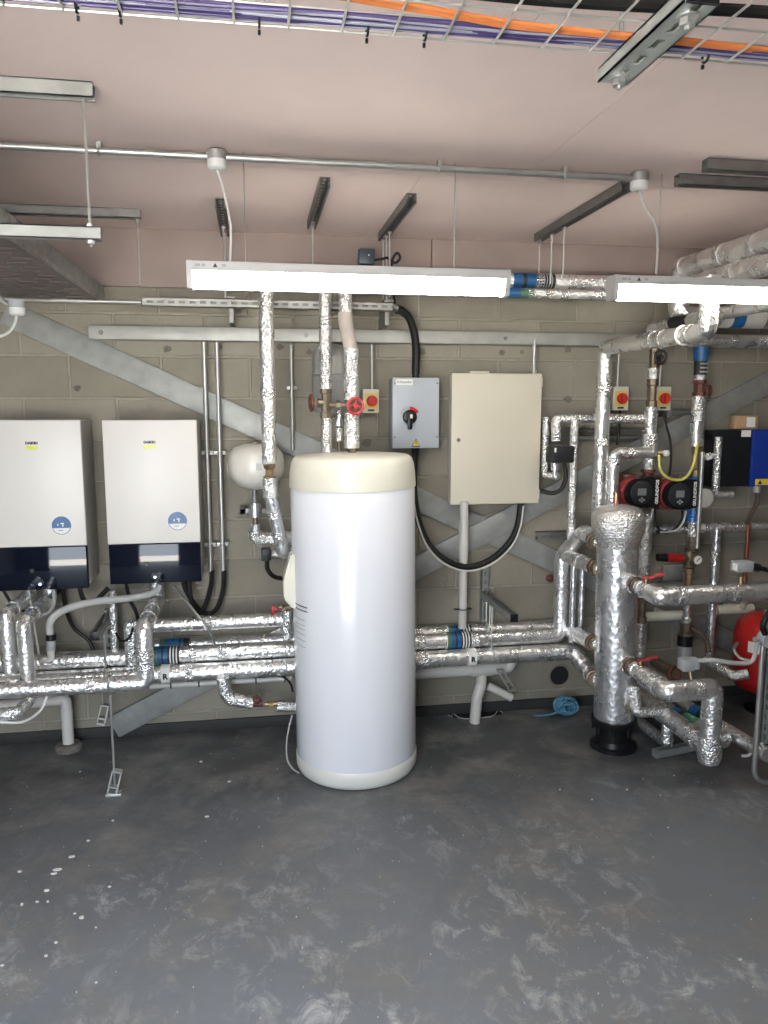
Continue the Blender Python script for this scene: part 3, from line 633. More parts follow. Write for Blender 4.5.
bm = B(); bx(bm, q.x-0.04, q.x+0.03, Y3-0.022, Y3+0.022, 0, 0.010, 0.002); obj('foot_plate', bm, ROD, t)
q = A(102, 690, 4.02)
t = thing('pipe_hanger', 'short rod with slotted bracket hanging below the left pipes', 'support', (q.x, 4.02, A(102, 722, 4.02).z))
bm = B(); rod(bm, (q.x, 4.02, A(102, 705, 4.02).z), (q.x, 4.02, A(102, 668, 4.02).z), 0.005); obj('threaded_rod', bm, ROD, t); clevis(t, (q.x, 4.02, A(102, 714, 4.02).z), 0.036, 0.10)
# pair of risers at far left
for (xa, ya, yb_, Yq, lab, back) in ((6, 614, 672, 3.66, 'leftmost foil riser below the left boiler', 4.04), (24, 622, 680, 3.60, 'second foil riser below the left boiler with a backward elbow', 4.06)):
    a = A(xa, ya, Yq); b = A(xa+4, yb_, Yq); b.x = a.x; r_ = R(14.5, a)
    pipe('lagged_pipe', lab, [b, a, V((a.x+0.0, back, a.z+0.0)), V((a.x, back, a.z+0.12))], r_, FOIL, (0.50,))
# run L: pipes between left edge and tank, and on to the header on the right
def xrun(name, label, pxl, pyl, pxr, pyr, Y, wpx, material=FOIL, bands=(), xl_=None, xr_=None, extra=None, **k):
    a, b = A(pxl, pyl, Y), A(pxr, pyr, Y); b.z = a.z = (a.z+b.z)/2
    if xl_ is not None: a.x = xl_
    if xr_ is not None: b.x = xr_
    pts = [a, b]+(extra(b) if extra else [])
    return pipe(name, label, pts, R(wpx, (a+b)/2), material, bands, **k), a, b
def band_at(t, px, py, Y, pieces, r, zz, d=(1, 0, 0)):
    p = A(px, py, Y); p.z = zz; pipe_label(t, p, d, r, pieces)
# upper short pipe to the tank flank
YU = 3.98
t, a, b = xrun('lagged_pipe', 'upper foil pipe running level from the boilers to the tank', 150, 625, 285, 620, YU, 14, FOIL, (0.42, 0.46))
z_u = a.z
p = A(127, 622, YU)
pipe('lagged_pipe', 'short foil elbow poking forward beside the front riser', [V((A(152, 625, YU).x, YU, z_u)), V((A(132, 620, YU).x, YU, z_u)), V((A(130, 620, YU).x, YU-0.0, z_u)), V((A(130, 620, YU).x, YU-0.0, z_u-0.20))], R(13, p), FOILC, (0.25,))
q = A(287, 610, YU-0.02)
pipe('lagged_pipe', 'short upright foil pipe at the tank flank with red tap above', [A(287, 637, YU-0.02), q], R(11, q), FOILC, ())
t = thing('drain_tap', 'small red lever tap on brown fitting beside the tank flank', 'valve', A(284, 608, YU-0.02))
v = A(284, 607, YU-0.02); bm = B(); cyl(bm, v+V((-0.03, 0, 0)), v+V((0.04, 0, 0)), 0.013, seg=12); cyl(bm, v, v+V((0, -0.04, 0)), 0.010, seg=10); obj('tap_body', bm, BRONZE, t)
bm = B(); v2 = A(273, 610, YU-0.03); box(bm, v2, (0.016, 0.02, 0.05), None, 0.004); box(bm, (v+v2)/2, (0.05, 0.012, 0.010)); obj('lever', bm, RED, t)
# long runs
rows = (('back foil pipe', 35, 646, 556, 624.5, 4.128, 12.5), ('middle foil pipe', 32, 664, 575, 632.5, 4.062, 15.5), ('lower foil pipe', 20, 681, 585, 648.5, 4.022, 16.5))
RUN = {}
MK = [(0, .006, PAPER), (.006, .024, DGREENL), (.030, .022, BLUE), (.052, .010, INK), (.062, .022, BLUE), (.084, .009, INK), (.093, .007, PAPER), (.100, .009, INK), (.109, .007, PAPER), (.116, .009, INK), (.125, .007, PAPER), (.132, .010, INK)]
for i, (lab, xl_, yl_, xr_, yr_, Yq, wp) in enumerate(rows):
    a, b = A(xl_, yl_, Yq), A(xr_, yr_, Yq); zz = A(450, (632, 640.5, 658)[i], Yq).z; a.z = b.z = zz
    zl = A(220, (642, 653.5, 674)[i], Yq).z
    ax = max(a.x, -0.55) if i == 0 else a.x
    RUN[i] = (zz, Yq, R(wp, b), b)
    ext = []
    if i == 1:   # turns up to the header's upper joint
        xv = A(561, 600, Yq).x; zv = A(561, 556, Yq).z; b = V((xv, Yq, zz))
        ext = [V((xv, Yq, zv)), V((A(581, 534, Yq-0.1).x, Yq-0.1, A(581, 534, Yq-0.1).z))]
    if i == 2:
        b = A(573, 649, Yq); b.z = zz; ext = [A(592, 676, Yq-0.12)]
    if i == 0:
        b = A(566, 625, Yq); b.z = zz
    pts = [V((ax-(0.35 if i else 0.0), Yq, zl)), V((A(300, 640, Yq).x, Yq, (zl+zz)/2)), b]+ext
    pts = [V((p.x, p.y, zz)) if k < 2 else p for k, p in enumerate(pts)]
    t = pipe('lagged_pipe', ('back of three foil pipes passing behind the tank along the wall', 'middle of three foil pipes passing behind the tank, rising at its right end', 'lowest of three foil pipes passing behind the tank, marked R')[i], pts, RUN[i][2], FOIL, (0.30, 0.34, 0.62, 0.70))
    if i == 1:
        q = A(445, 640, Yq); pipe_label(t, V((q.x, Yq, zz)), (1, 0, 0), RUN[i][2], MK)
        q = A(152, 655, Yq); pipe_label(t, V((q.x, Yq, zz)), (1, 0, 0), RUN[i][2], MK[1:])
    if i == 0:
        q = A(446, 632, Yq); pipe_label(t, V((q.x, Yq, zz)), (1, 0, 0), RUN[i][2], MK)
        q = A(160, 644, Yq); pipe_label(t, V((q.x, Yq, zz)), (1, 0, 0), RUN[i][2], [(0, .03, DGREENL), (.03, .07, BLUE), (.1, .012, INK), (.112, .012, BLUE), (.124, .03, INK)])
    if i == 2:
        for px in (467, 161):
            q = A(px, 658, Yq); pipe_label(t, V((q.x, Yq, zz)), (1, 0, 0), RUN[i][2], [(0, .045, PAPER)])
            text('R', 0.040, (q.x+0.0225, Yq-RUN[i][2]*1.06-0.0015, zz), INK, t, bold=0.002)
# pale cable trunking with black ties under the runs
a, b = A(150, 688, 4.1), A(292, 676, 4.1); zz = (a.z+b.z)/2
t = thing('pale_conduit', 'pale plastic conduit with black ties under the left foil pipes', 'conduit', (a.x, 4.0, zz))
bm = B(); cyl(bm, (a.x, 4.1, zz), (b.x, 4.1, zz), 0.016); obj('tube', bm, PVCW, t)
for px in (171, 199, 256, 285):
    q = A(px, 683, 4.1); bm = B(); torus(bm, (q.x, 4.1, zz), (1, 0, 0), 0.018, 0.004, 16, 6); obj('cable_tie', bm, BLACKP, t)
cable('black_flex', 'thin black cable drooping to the tank under the left foil pipes', [A(230, 672, 4.02), A(255, 677, 4.02), A(280, 676, 4.02), A(290, 683, 4.02), A(293, 692, 4.0)], 0.006, BLACKC)
cable('thin_steel_pipe', 'thin pale steel pipe slanting down from the right boiler over the foil pipes', [A(174, 586, 4.05), A(199, 617, 3.93), A(210, 632, 3.93), A(215, 645, 3.97)], 0.006, CONDUIT, 'pipe')
# drain branch with valve
Yd = 3.99; a = A(226, 680, Yd)
pipe('lagged_pipe', 'crinkled foil drain branch curling right below the left pipes', [A(223, 678, Yd), A(225, 693, Yd), A(231, 699, Yd), A(253, 703, Yd)], R(13, a), FOILC, (0.5,), bend=1.2)
t = thing('gate_valve', 'rusty red gate valve on the drain branch left of the tank', 'valve', A(258, 708, Yd))
v = A(257, 703, Yd); bm = B(); cyl(bm, v-V((0.02, 0, 0)), v+V((0.03, 0, -0.003)), 0.020, 0.020, 12); cyl(bm, v, v+V((0, -0.03, 0.03)), 0.013); obj('valve_body', bm, RUST, t)
bm = B(); lathe(bm, [(0.014, 0), (0.022, 0.004), (0.022, 0.014), (0.014, 0.018)], v+V((0, -0.03, 0.03)), (0, -1, 1), 12); obj('handwheel', bm, RUST, t)
bm = B(); v2 = A(271, 704, Yd); cyl(bm, v2-V((0.03, 0, 0)), v2+V((0.04, 0, 0)), 0.013, seg=10); nut(bm, v2, (1, 0, 0), 0.019, 0.02); obj('brass_union', bm, BRASS, t)
pipe('lagged_pipe', 'short foil sleeve entering the tank foot behind the rusty valve', [A(277, 706, Yd), A(298, 706.5, Yd)], R(11.5, a), FOILC, ())
# far left odds and ends
pipe('lagged_pipe', 'foil pipe angling up at the far left bottom edge', [A(-30, 717, 3.62), A(18, 713, 3.62), A(29, 700, 3.72)], R(13, A(15, 713, 3.62)), FOILC, (0.6,))
cable('white_cable', 'white cable drooping in a curve below the front left pipe', [A(-5, 722, 3.6), A(22, 722, 3.62), A(40, 711, 3.68), A(47, 696, 3.7)], 0.006, WCABLE)
pipe('waste_pipe', 'pale plastic waste pipe with downpipe at the far left under the foil pipes', [A(-20, 708, 4.08), A(66, 699, 4.08), V((A(66, 699, 4.08).x, 4.08, 0.0))], R(11, A(66, 710, 4.08)), PVCW, (0.72,), part_name='tube', band_mat=PVCW)
bm = B(); q = A(66, 699, 4.08); lathe(bm, [(0.07, 0), (0.07, 0.02), (0.055, 0.035), (0.03, 0.035)], (q.x, 4.08, 0), (0, 0, 1), 16); tag(obj('floor_gully', bm, STAIN), 'dark round floor gully collar under the left pale downpipe', 'gully')
pipe('waste_pipe', 'grey flexible condensate hose arching to the right boiler', smoothpath([A(50, 634, 3.8), A(50, 623, 3.8), A(57, 614, 3.82), A(75, 606, 3.86), A(100, 601, 3.9), A(130, 598, 3.95), A(155, 592, 3.98), A(160, 584, 3.98)]), R(7.5, A(90, 603, 3.85)), GREYC, (), part_name='tube', bend=0.3, seg=12)
t = thing('hose_adaptor', 'black and white hose adaptor under the grey condensate hose', 'adaptor', A(51, 660, 3.8))
q = A(51, 640, 3.8); q2 = A(51, 634, 3.8); q3 = A(51, 650, 3.8); q4 = A(51, 660, 3.8)
part('collar', t, BLACKP, cyl, q2, q, 0.024); part('cup', t, GREYP, cyl, q, q3, 0.021); part('spigot', t, PVCW, cyl, q3, q4, 0.018)
bm = B(); sweep(bm, rounded([q4, A(44, 660, 3.8), A(40, 662, 3.8)], 0.02), 0.018, 10); obj('elbow', bm, PVCW, t)
cable('black_flex', 'black cable sagging under the two boilers', [A(78, 582, 4.0), A(84, 600, 3.98), A(95, 601, 3.96), A(108, 588, 4.0)], 0.012, BLACKC)
cable('black_flex', 'black cable dropping from the left boiler to the wall bracket', [A(62, 588, 4.08), A(66, 610, 4.1), A(74, 628, 4.12), A(88, 640, 4.12), A(96, 655, 4.1)], 0.010, BLACKC)
cable('black_flex', 'black cable dropping from the right boiler beside its foil pipe', [A(126, 584, 4.05), A(130, 600, 4.03), A(136, 612, 4.02), A(141, 630, 4.05)], 0.010, BLACKC)
cable('black_flex', 'thin black cable sagging left behind the two foil risers', [A(3, 590, 4.06), A(14, 606, 4.08), A(30, 612, 4.1), A(48, 604, 4.1), A(60, 590, 4.08)], 0.008, BLACKC)
cable('black_flex', 'short black cable hooking under the upper foil pipe at left', [A(133, 628, 3.9), A(129, 638, 3.9), A(121, 641, 3.92), A(116, 633, 3.95)], 0.006, BLACKC)
cable('white_cable', 'thin white cable hanging from the left boiler', [A(29, 590, 3.95), A(31, 605, 3.93), A(35, 630, 3.9), A(39, 655, 3.9)], 0.0045, WCABLE)
cable('grey_cable', 'grey flex hanging in a curve from the left boiler base', [A(54, 590, 3.98), A(54, 602, 3.97), A(49, 612, 3.95), A(35, 618, 3.93)], 0.010, GREYC)
for (px, pya, pyb, lab, w_) in ((112, 590, 655, 'narrow foil pipe dropping between the boilers', 8),):
    a, b = A(px, pya, 4.06), A(px+1, pyb, 4.06); b.x = a.x; pipe('drop_pipe', lab, [a, b], R(w_, a), FOILC if w_ > 6 else BRONZE, (), part_name='tube')
def wall_strut(label, px, py0, py1, arm=None, rods=()):
    a, b = A(px, py0, 4.16), A(px, py1, 4.16); b.x = a.x
    t = thing('wall_bracket', label, 'bracket', b)
    part('upright', t, GALV, strut_mesh, V((a.x, 4.178, b.z)), V((a.x, 4.178, a.z)), 0.041, 0.041, True, V((0, 1, 0)))
    if arm:
        y0, y1, zz = arm; part('arm', t, GALV, strut_mesh, V((a.x, y0, zz)), V((a.x, y1, zz)), 0.041, 0.041, True)
        bm = B(); bx(bm, a.x-0.021, a.x+0.021, y1-0.004, y1, zz-0.021, zz+0.021, 0.002); obj('end_cap', bm, BLACKP, t)
    for (yr_, zb_) in rods:
        bm = B(); rod(bm, (a.x, yr_, zb_), (a.x, yr_, arm[2]+0.02), 0.0045); obj('threaded_rod', bm, ROD, t)
        bm = B(); torus(bm, (a.x, yr_, zb_-0.03), (1, 0, 0), 0.042, 0.006, 20, 6); obj('pipe_clip', bm, ROD, t)
    return t
zarm = A(485, 597, 4.1).z
wall_strut('galvanised wall bracket with forward arm below the cream cabinet', 485.5, 568, 622, (4.155, ZP(516, 618, zarm).y, zarm), ((4.062, RUN[1][0]+RUN[1][2]), (4.022, RUN[2][0]+RUN[2][2]), (4.128, RUN[0][0]+RUN[0][2])))
zarm = A(92, 620, 4.1).z
wall_strut('galvanised wall bracket with forward arm under the boilers', 108, 610, 665, (4.155, 3.80, zarm), ((4.062, RUN[1][0]+RUN[1][2]), (4.022, RUN[2][0]+RUN[2][2])))
# ================================================================== WHITE EXPANSION VESSEL LEFT OF TANK
c = A(256, 466, 4.02); rv = R(56, c)
t = thing('expansion_vessel', 'small white expansion vessel on the wall left of the tank', 'pressure vessel', (c.x, 4.02, A(256, 492, 4.02).z))
zt, zb = A(256, 443, 4.02).z, A(256, 490, 4.02).z; hh = zt-zb
rvv = min(rv, 0.155)
part('shell', t, VESW, lathe, [(0, 0), (rvv*0.35, hh*0.03), (rvv*0.72, hh*0.13), (rvv*0.93, hh*0.28), (rvv, hh*0.42), (rvv, hh*0.62), (rvv*0.95, hh*0.78), (rvv*0.78, hh*0.91), (rvv*0.4, hh*0.985), (0, hh)], (c.x, 4.02, zb), (0, 0, 1), 40, False, ang=80)
part('valve_cap', t, BRONZE, lathe, [(0.035, 0), (0.035, 0.012), (0.02, 0.018)], (c.x, 4.02, zt-0.006), (0, 0, 1), 16)
bm = B(); bx(bm, A(256, 466, 3.9).x, A(262, 466, 3.9).x, 4.02-rvv-0.0015, 4.02-rvv+0.012, A(256, 470, 3.9).z, A(256, 463, 3.9).z); obj('label_plate', bm, GREYC, t)
t = thing('vessel_fitting', 'steel clamp and check valve under the white expansion vessel', 'fitting', A(255, 531, 4.02))
x = A(255, 500, 4.02).x
for (pa, pb, r_, m, n_) in ((488, 503, 0.014, STRUT, 'nipple'), (503, 517, 0.030, FOILS, 'clamp_collar'), (517, 524, 0.014, BRONZE, 'tail'), (524, 531, 0.024, FOILC, 'hex_union')):
    bm = B(); lathe(bm, [(r_, 0), (r_, A(255, pa, 4.02).z-A(255, pb, 4.02).z)], (x, 4.02, A(255, pb, 4.02).z), (0, 0, 1), 16 if r_ < 0.025 else 18); obj(n_, bm, m, t)
z_ = A(255, 512, 4.02).z; bm = B(); bx(bm, A(240, 512, 4.1).x, A(268, 512, 4.1).x, 4.05, 4.062, z_-0.016, z_+0.016, 0.003); bx(bm, A(240, 512, 4.1).x, A(246, 512, 4.1).x, 4.05, YW, z_-0.016, z_+0.016, 0.003); obj('wall_plate', bm, STRUT, t)
pts = [V((x, 4.02, A(255, 530, 4.02).z)), V((x, 4.02, A(255, 539, 4.02).z)), V((x+0.36, 4.02, A(255, 539, 4.02).z))]
pipe('lagged_pipe', 'foil elbow under the vessel turning right behind the tank', pts, R(14.5, pts[0]), FOILC, (0.35,), bend=1.2)
t = thing('thermostat_box', 'small dark grey sensor box beneath the foil elbow left of the tank', 'sensor', A(268, 562, 3.98))
v = A(266, 554, 3.97); bm = B(); box(bm, v, (0.05, 0.05, 0.065), None, 0.006); obj('case', bm, DGREY, t)
bm = B(); cyl(bm, A(276, 553, 3.97)-V((0.02, 0, 0)), A(284, 555, 3.97), 0.017, seg=14); obj('probe', bm, FOILC, t)
cable('black_flex', 'black flex curving from the sensor box to the tank', [A(267, 561, 3.96), A(268, 570, 3.95), A(275, 577, 3.92), A(288, 579, 3.86)], 0.012, BLACKC)
# ================================================================== THREE PIPES ABOVE THE TANK
YP = 3.72
x1, x2 = A(265, 286, YP).x, A(270, 462, YP).x; xm = (x1+x2)/2
ztop = 2.36
pa = [V((xm, YP, ztop+0.03)), V((xm, YP, A(269, 463, YP).z))]
pipe('lagged_pipe', 'tall foil pipe dropping left of the tank from the batten', pa, R(14.5, pa[1]), FOILC, (0.3, 0.62, 0.86))
t = thing('brass_coupling', 'brass coupling between foil sleeves left of the tank', 'fitting', (xm, YP, A(269, 478, YP).z))
part('body', t, BRASS, lathe, [(0.030, 0), (0.030, 0.012), (0.020, 0.02), (0.018, 0.045), (0.026, 0.052), (0.030, 0.07)], (xm, YP, A(269, 479, YP).z), (0, 0, 1), 8)
e = A(282, 553, YP+0.12)
pipe('lagged_pipe', 'foil sleeve and grey pipe leaning in towards the tank flank', [V((xm, YP, A(269, 478, YP).z)), V((xm+0.005, YP, A(270, 497, YP).z))], R(15, e), FOILC, ())
pipe('lagged_pipe', 'dull grey lagged pipe leaning behind the tank flank', [V((xm+0.005, YP, A(270, 496, YP).z)), A(283, 553, YP+0.04), V((A(300, 556, YP+0.1).x, YP+0.16, A(283, 556, YP).z))], R(13, e), FOILS, (0.2, 0.45))
q1 = A(324, 290, 3.80); x = (A(323.5, 290, 3.8).x+A(328, 450, 3.8).x)/2
pipe('lagged_pipe', 'foil pipe rising from the red gate valve above the tank', [V((x, 3.80, 2.37)), V((x, 3.80, A(327, 389, 3.8).z))], R(12.5, q1), FOILC, (0.35, 0.9))
pipe('lagged_pipe', 'foil sleeve between the gate valve and the tank cap', [V((x, 3.80, A(327, 418, 3.8).z)), V((x, 3.80, 1.568))], R(10.5, q1), FOILC, ())
def handwheel(parent, c, axis, Rw, r, m, spokes=4):
    bm = B(); torus(bm, c, axis, Rw, r, 24, 8); M = orient(axis).to_3x3()
    for i in range(spokes):
        d = M @ V((math.cos(i*2*math.pi/spokes), math.sin(i*2*math.pi/spokes), 0)); cyl(bm, V(c), V(c)+d*Rw, r*0.7, seg=6)
    lathe(bm, [(r*1.6, -r), (r*1.6, r)], c, axis, 10); return obj('handwheel', bm, m, parent)
def gate_valve(label, c, run, stem, L_, r, wheel_m, Rw=0.034, body=None):
    c, run, stem = V(c), V(run).normalized(), V(stem).normalized(); body = body or BRONZE
    t = thing('gate_valve', label, 'valve', c-V((0, 0, L_/2)))
    bm = B(); lathe(bm, [(r*1.25, -L_/2), (r*1.25, -L_*0.32), (r*0.9, -L_*0.30), (r*1.0, -L_*0.1), (r*1.0, L_*0.1), (r*0.9, L_*0.30), (r*1.25, L_*0.32), (r*1.25, L_/2)], c, run, 8); obj('valve_body', bm, body, t, ang=25)
    bm = B(); lathe(bm, [(r*0.8, 0), (r*0.8, r*1.4), (r*0.95, r*1.4), (r*0.95, r*1.8), (r*0.5, r*1.9), (r*0.3, r*2.4), (r*0.3, r*3.2)], c, stem, 8); obj('bonnet', bm, body, t, ang=25)
    handwheel(t, c+stem*r*3.1, stem, Rw, Rw*0.2, wheel_m); return t
v = V((x, 3.80, A(328, 403, 3.8).z)); gate_valve('bronze gate valve with red brown wheel pointing left above the tank', v, (0, 0, 1), (-1, -0.15, 0), A(327, 388, 3.8).z-A(327, 418, 3.8).z, 0.024, RUST, 0.036)
YQ = 3.66; xa = A(345, 290, YQ+0.04).x; xb = (A(352, 350, YQ).x+A(351, 448, YQ).x)/2
pipe('lagged_pipe', 'grey brown taped pipe joint kinked behind the batten above the tank', [V((xa, YQ+0.03, A(346, 312, YQ).z)), V((xa, YQ+0.03, A(346, 320, YQ).z)), V((xb, YQ, A(352, 351, YQ).z))], R(14.5, A(350, 340, YQ)), FELT, (), bend=0.6)
pipe('lagged_pipe', 'foil sleeve above the grey taped kink behind the batten', [V((xa, YQ+0.03, 2.37)), V((xa, YQ+0.03, A(346, 313, YQ).z))], R(13.5, A(350, 340, YQ)), FOILC, ())
pipe('lagged_pipe', 'foil sleeve below the grey taped kink above the tank', [V((xb, YQ, A(352, 349, YQ).z)), V((xb, YQ, A(352, 400, YQ).z))], R(15, A(350, 340, YQ)), FOILC, (0.5,))
gate_valve('gate valve with bright red wheel facing forward above the tank', (xb, YQ, A(353, 406, YQ).z), (0, 0, 1), (0.1, -1, 0), 0.07, 0.026, PINKR, 0.036)
pipe('lagged_pipe', 'printed foil sleeve just above the tank cap', [V((xb, YQ, A(351, 413, YQ).z)), V((xb, YQ, A(351, 448, YQ).z))], R(15.5, A(350, 440, YQ)), FOILC, (0.7,))
bm = B(); cyl(bm, (xb, YQ, 1.565), (xb, YQ, A(351, 447, YQ).z+0.01), 0.012, seg=12); nut(bm, (xb, YQ, 1.582), (0, 0, 1), 0.020, 0.02); tag(obj('copper_stub', bm, BRONZE), 'short bronze stub pipe entering the top of the tank', 'pipe')
bm = B(); v = A(340, 405, 3.78); cyl(bm, (x, 3.80, v.z), (xb, 3.76, v.z), 0.014, seg=12); nut(bm, (v.x-0.01, 3.78, v.z), (1, 0, 0), 0.022, 0.02); tag(obj('bypass_pipe', bm, BRONZE), 'short level bypass pipe joining the two gate valves', 'pipe')
t = thing('check_valve', 'small steel check valve hanging between the pipes above the tank', 'valve', A(339, 447, 3.82))
xx = A(339, 420, 3.82).x
for (pa_, pb_, r_, m, n_) in ((408, 418, 0.012, FOILC, 'upper_nut'), (418, 426, 0.019, FOILS, 'body'), (428, 441, 0.017, FOILC, 'lower_nut'), (440, 452, 0.010, BRONZE, 'tail')):
    bm = B(); lathe(bm, [(r_, 0), (r_, A(339, pa_, 3.82).z-A(339, pb_, 3.82).z)], (xx, 3.82, A(339, pb_, 3.82).z), (0, 0, 1), 10); obj(n_, bm, m, t)
# grey vessel behind them
c = A(331, 380, 4.06); rg = 0.095
t = thing('expansion_vessel', 'grey drum vessel on the wall behind the pipes above the tank', 'pressure vessel', (c.x, 4.07, A(331, 415, 4.07).z))
zt, zb = A(331, 343, 4.07).z, A(331, 418, 4.07).z; hh = zt-zb
part('shell', t, VESG, lathe, [(0, 0), (rg*0.6, hh*0.03), (rg*0.92, hh*0.10), (rg, hh*0.2), (rg, hh*0.8), (rg*0.92, hh*0.9), (rg*0.6, hh*0.97), (0, hh)], (c.x, 4.07, zb), (0, 0, 1), 32, False, ang=80)
bm = B(); torus(bm, (c.x, 4.07, (zt+zb)/2+0.03), (0, 0, 1), rg, 0.006, 28, 6); obj('clamp_band', bm, ROD, t)
# ================================================================== ELECTRICAL BOXES ON THE WALL
# cream cabinet
yf = 4.075; a, b = A(452, 373, yf), A(542.5, 374, yf); zt = a.z; zb = A(453, 505, yf).z
t = thing('control_cabinet', 'large cream steel control cabinet on the wall right of the tank', 'cabinet', ((a.x+b.x)/2, yf+0.08, zb))
bm = B(); bx(bm, a.x+0.004, b.x-0.004, yf+0.022, YW-0.042, zb+0.006, zt-0.004, 0.006); obj('body', bm, BEIGE, t)
bm = B(); bx(bm, a.x, b.x, yf, yf+0.020, zb, zt, 0.006); dr = obj('door', bm, BEIGE, t)
q = A(458.5, 440, yf); bm = B(); lathe(bm, [(0.011, 0), (0.011, 0.003), (0.007, 0.004), (0.007, 0.002), (0, 0.002)], (q.x, yf, q.z), (0, -1, 0), 16, cap=False); obj('lock', bm, STRUT, dr)
for py in (382, 494):
    q = A(542, py, yf); bm = B(); cyl(bm, (b.x+0.002, yf+0.012, q.z-0.025), (b.x+0.002, yf+0.012, q.z+0.025), 0.006, seg=10); obj('hinge', bm, BEIGE, t)
q = A(478, 372, yf+0.05); bm = B(); bx(bm, q.x-0.05, q.x+0.06, yf+0.03, yf+0.09, zt-0.006, zt+0.014, 0.004); obj('gland_plate', bm, BEIGE, t)
x = A(534, 360, 4.13).x
t = thing('steel_conduit', 'steel conduit dropping into the top of the cream cabinet', 'conduit', (x, 4.13, zt)); bm = B(); cyl(bm, (x, 4.13, zt-0.004), (x, 4.13, A(534, 345, 4.13).z+0.03), 0.010); obj('tube', bm, CONDUIT, t); bm = B(); nut(bm, (x, 4.13, zt+0.012), (0, 0, 1), 0.018, 0.02); obj('gland', bm, CONDUIT, t)
a_, b_ = A(465.5, 507, 4.06), A(461, 628, 4.06); b_.x = a_.x = (a_.x+b_.x)/2
t = thing('plastic_conduit', 'pale grey plastic conduit dropping from the cream cabinet to the foil pipes', 'conduit', b_); part('tube', t, PVCW, cyl, a_+V((0, 0, 0.03)), b_, R(8.5, a_)); 
q = A(463, 556, 4.06); bm = B(); cyl(bm, V((a_.x, 4.06, q.z-0.02)), V((a_.x, 4.06, A(463, 520, 4.06).z)), R(9.6, a_)); obj('socket', bm, PVCW, t)
q = A(461, 609, 4.06); bm = B(); torus(bm, (a_.x, 4.06, q.z), (0, 0, 1), R(8.5, a_)+0.003, 0.003, 16, 6); bx(bm, a_.x-0.05, a_.x+0.05, 4.05, 4.07, q.z-0.002, q.z+0.002); obj('tie', bm, BLACKP, t)
# grey isolator
yf = 4.06; a, b = A(392.5, 377.5, yf), A(439.5, 377.5, yf); zt = a.z; zb = A(394, 448.5, yf).z
t = thing('isolator_box', 'grey steel isolator box with black rotary handle right of the tank', 'switchgear', ((a.x+b.x)/2, yf+0.06, zb))
bm = B(); bx(bm, a.x+0.002, b.x-0.002, yf+0.018, YW-0.025, zb+0.003, zt-0.002, 0.005); obj('body', bm, GREYBOX, t)
bm = B(); bx(bm, a.x, b.x, yf, yf+0.017, zb, zt, 0.005); fr = obj('front_cover', bm, GREYBOX, t)
q = A(405, 382, yf); bm = B(); bx(bm, q.x-0.048, q.x+0.042, yf-0.0012, yf, q.z-0.016, q.z+0.014); obj('maker_label', bm, PAPER, fr)
text('Schneider', 0.021, (q.x-0.003, yf-0.0016, q.z), DGREY, fr)
q = A(409.5, 417, yf); bm = B(); n = 12; r0, r1 = 0.040, 0.056
arc = [(q.x+r1*math.cos(D2(150-130*i/n)), q.z+r1*math.sin(D2(150-130*i/n))) for i in range(n+1)]+[(q.x+r0*math.cos(D2(20+130*i/n)), q.z+r0*math.sin(D2(20+130*i/n))) for i in range(n+1)]
prism(bm, [(q.x+(r1 if True else 0)*math.cos(D2(160-70*i/n)), q.z+r1*math.sin(D2(160-70*i/n))) for i in range(n+1)]+[(q.x, q.z)], yf-0.003, yf); obj('scale_off', bm, GREYP, t)
bm = B(); prism(bm, [(q.x+r1*math.cos(D2(88-60*i/n)), q.z+r1*math.sin(D2(88-60*i/n))) for i in range(n+1)]+[(q.x, q.z)], yf-0.003, yf); obj('scale_on', bm, RED, t)
bm = B(); lathe(bm, [(0.038, 0), (0.038, 0.012), (0.030, 0.018), (0, 0.018)], (q.x, yf, q.z), (0, -1, 0), 24, cap=False); kn = obj('rotary_knob', bm, BLACKP, t)
bm = B(); box(bm, (q.x-0.003, yf-0.028, q.z-0.024), (0.026, 0.022, 0.085), None, 0.008); obj('handle', bm, BLACKP, kn)
bm = B(); bx(bm, q.x-0.004, q.x+0.008, yf-0.041, yf-0.039, q.z-0.006, q.z+0.014); obj('pointer', bm, PAPER, kn)
q = A(416, 443, yf); s = 0.023
bm = B(); prism(bm, [(q.x-s, q.z-s*0.85), (q.x+s, q.z-s*0.85), (q.x, q.z+s)], yf-0.0012, yf); wt = obj('warning_triangle', bm, INK, t)
bm = B(); s2 = s*0.76; prism(bm, [(q.x-s2, q.z-s2*0.80), (q.x+s2, q.z-s2*0.80), (q.x, q.z+s2*0.92)], yf-0.0020, yf-0.0012); obj('warning_face', bm, YELLOW, wt)
bm = B(); prism(bm, [(q.x+0.003, q.z+0.012), (q.x-0.006, q.z-0.003), (q.x-0.001, q.z-0.003), (q.x-0.003, q.z-0.015), (q.x+0.006, q.z+0.001), (q.x+0.001, q.z+0.001)], yf-0.0026, yf-0.0020); obj('flash_mark', bm, INK, wt)
for dx in (0.012, 0.262):
    for zz_ in (zb+0.06, zt-0.03):
        bm = B(); lathe(bm, [(0.005, 0), (0.005, 0.002), (0, 0.002)], (a.x+0.012 if dx < 0.1 else b.x-0.012, yf, zz_), (0, -1, 0), 10, cap=False); obj('screw', bm, STRUT, fr)
x = A(412, 452, 4.13).x; bm = B(); cyl(bm, (x+0.015, 4.12, zb+0.004), (x+0.015, 4.12, zb-0.045), 0.024, 0.018); obj('lower_gland', bm, BLACKP, t)
x2 = A(415.5, 372, 4.12).x; bm = B(); cyl(bm, (x2, 4.12, zt-0.004), (x2, 4.12, zt+0.05), 0.018); obj('upper_gland', bm, BLACKP, t)
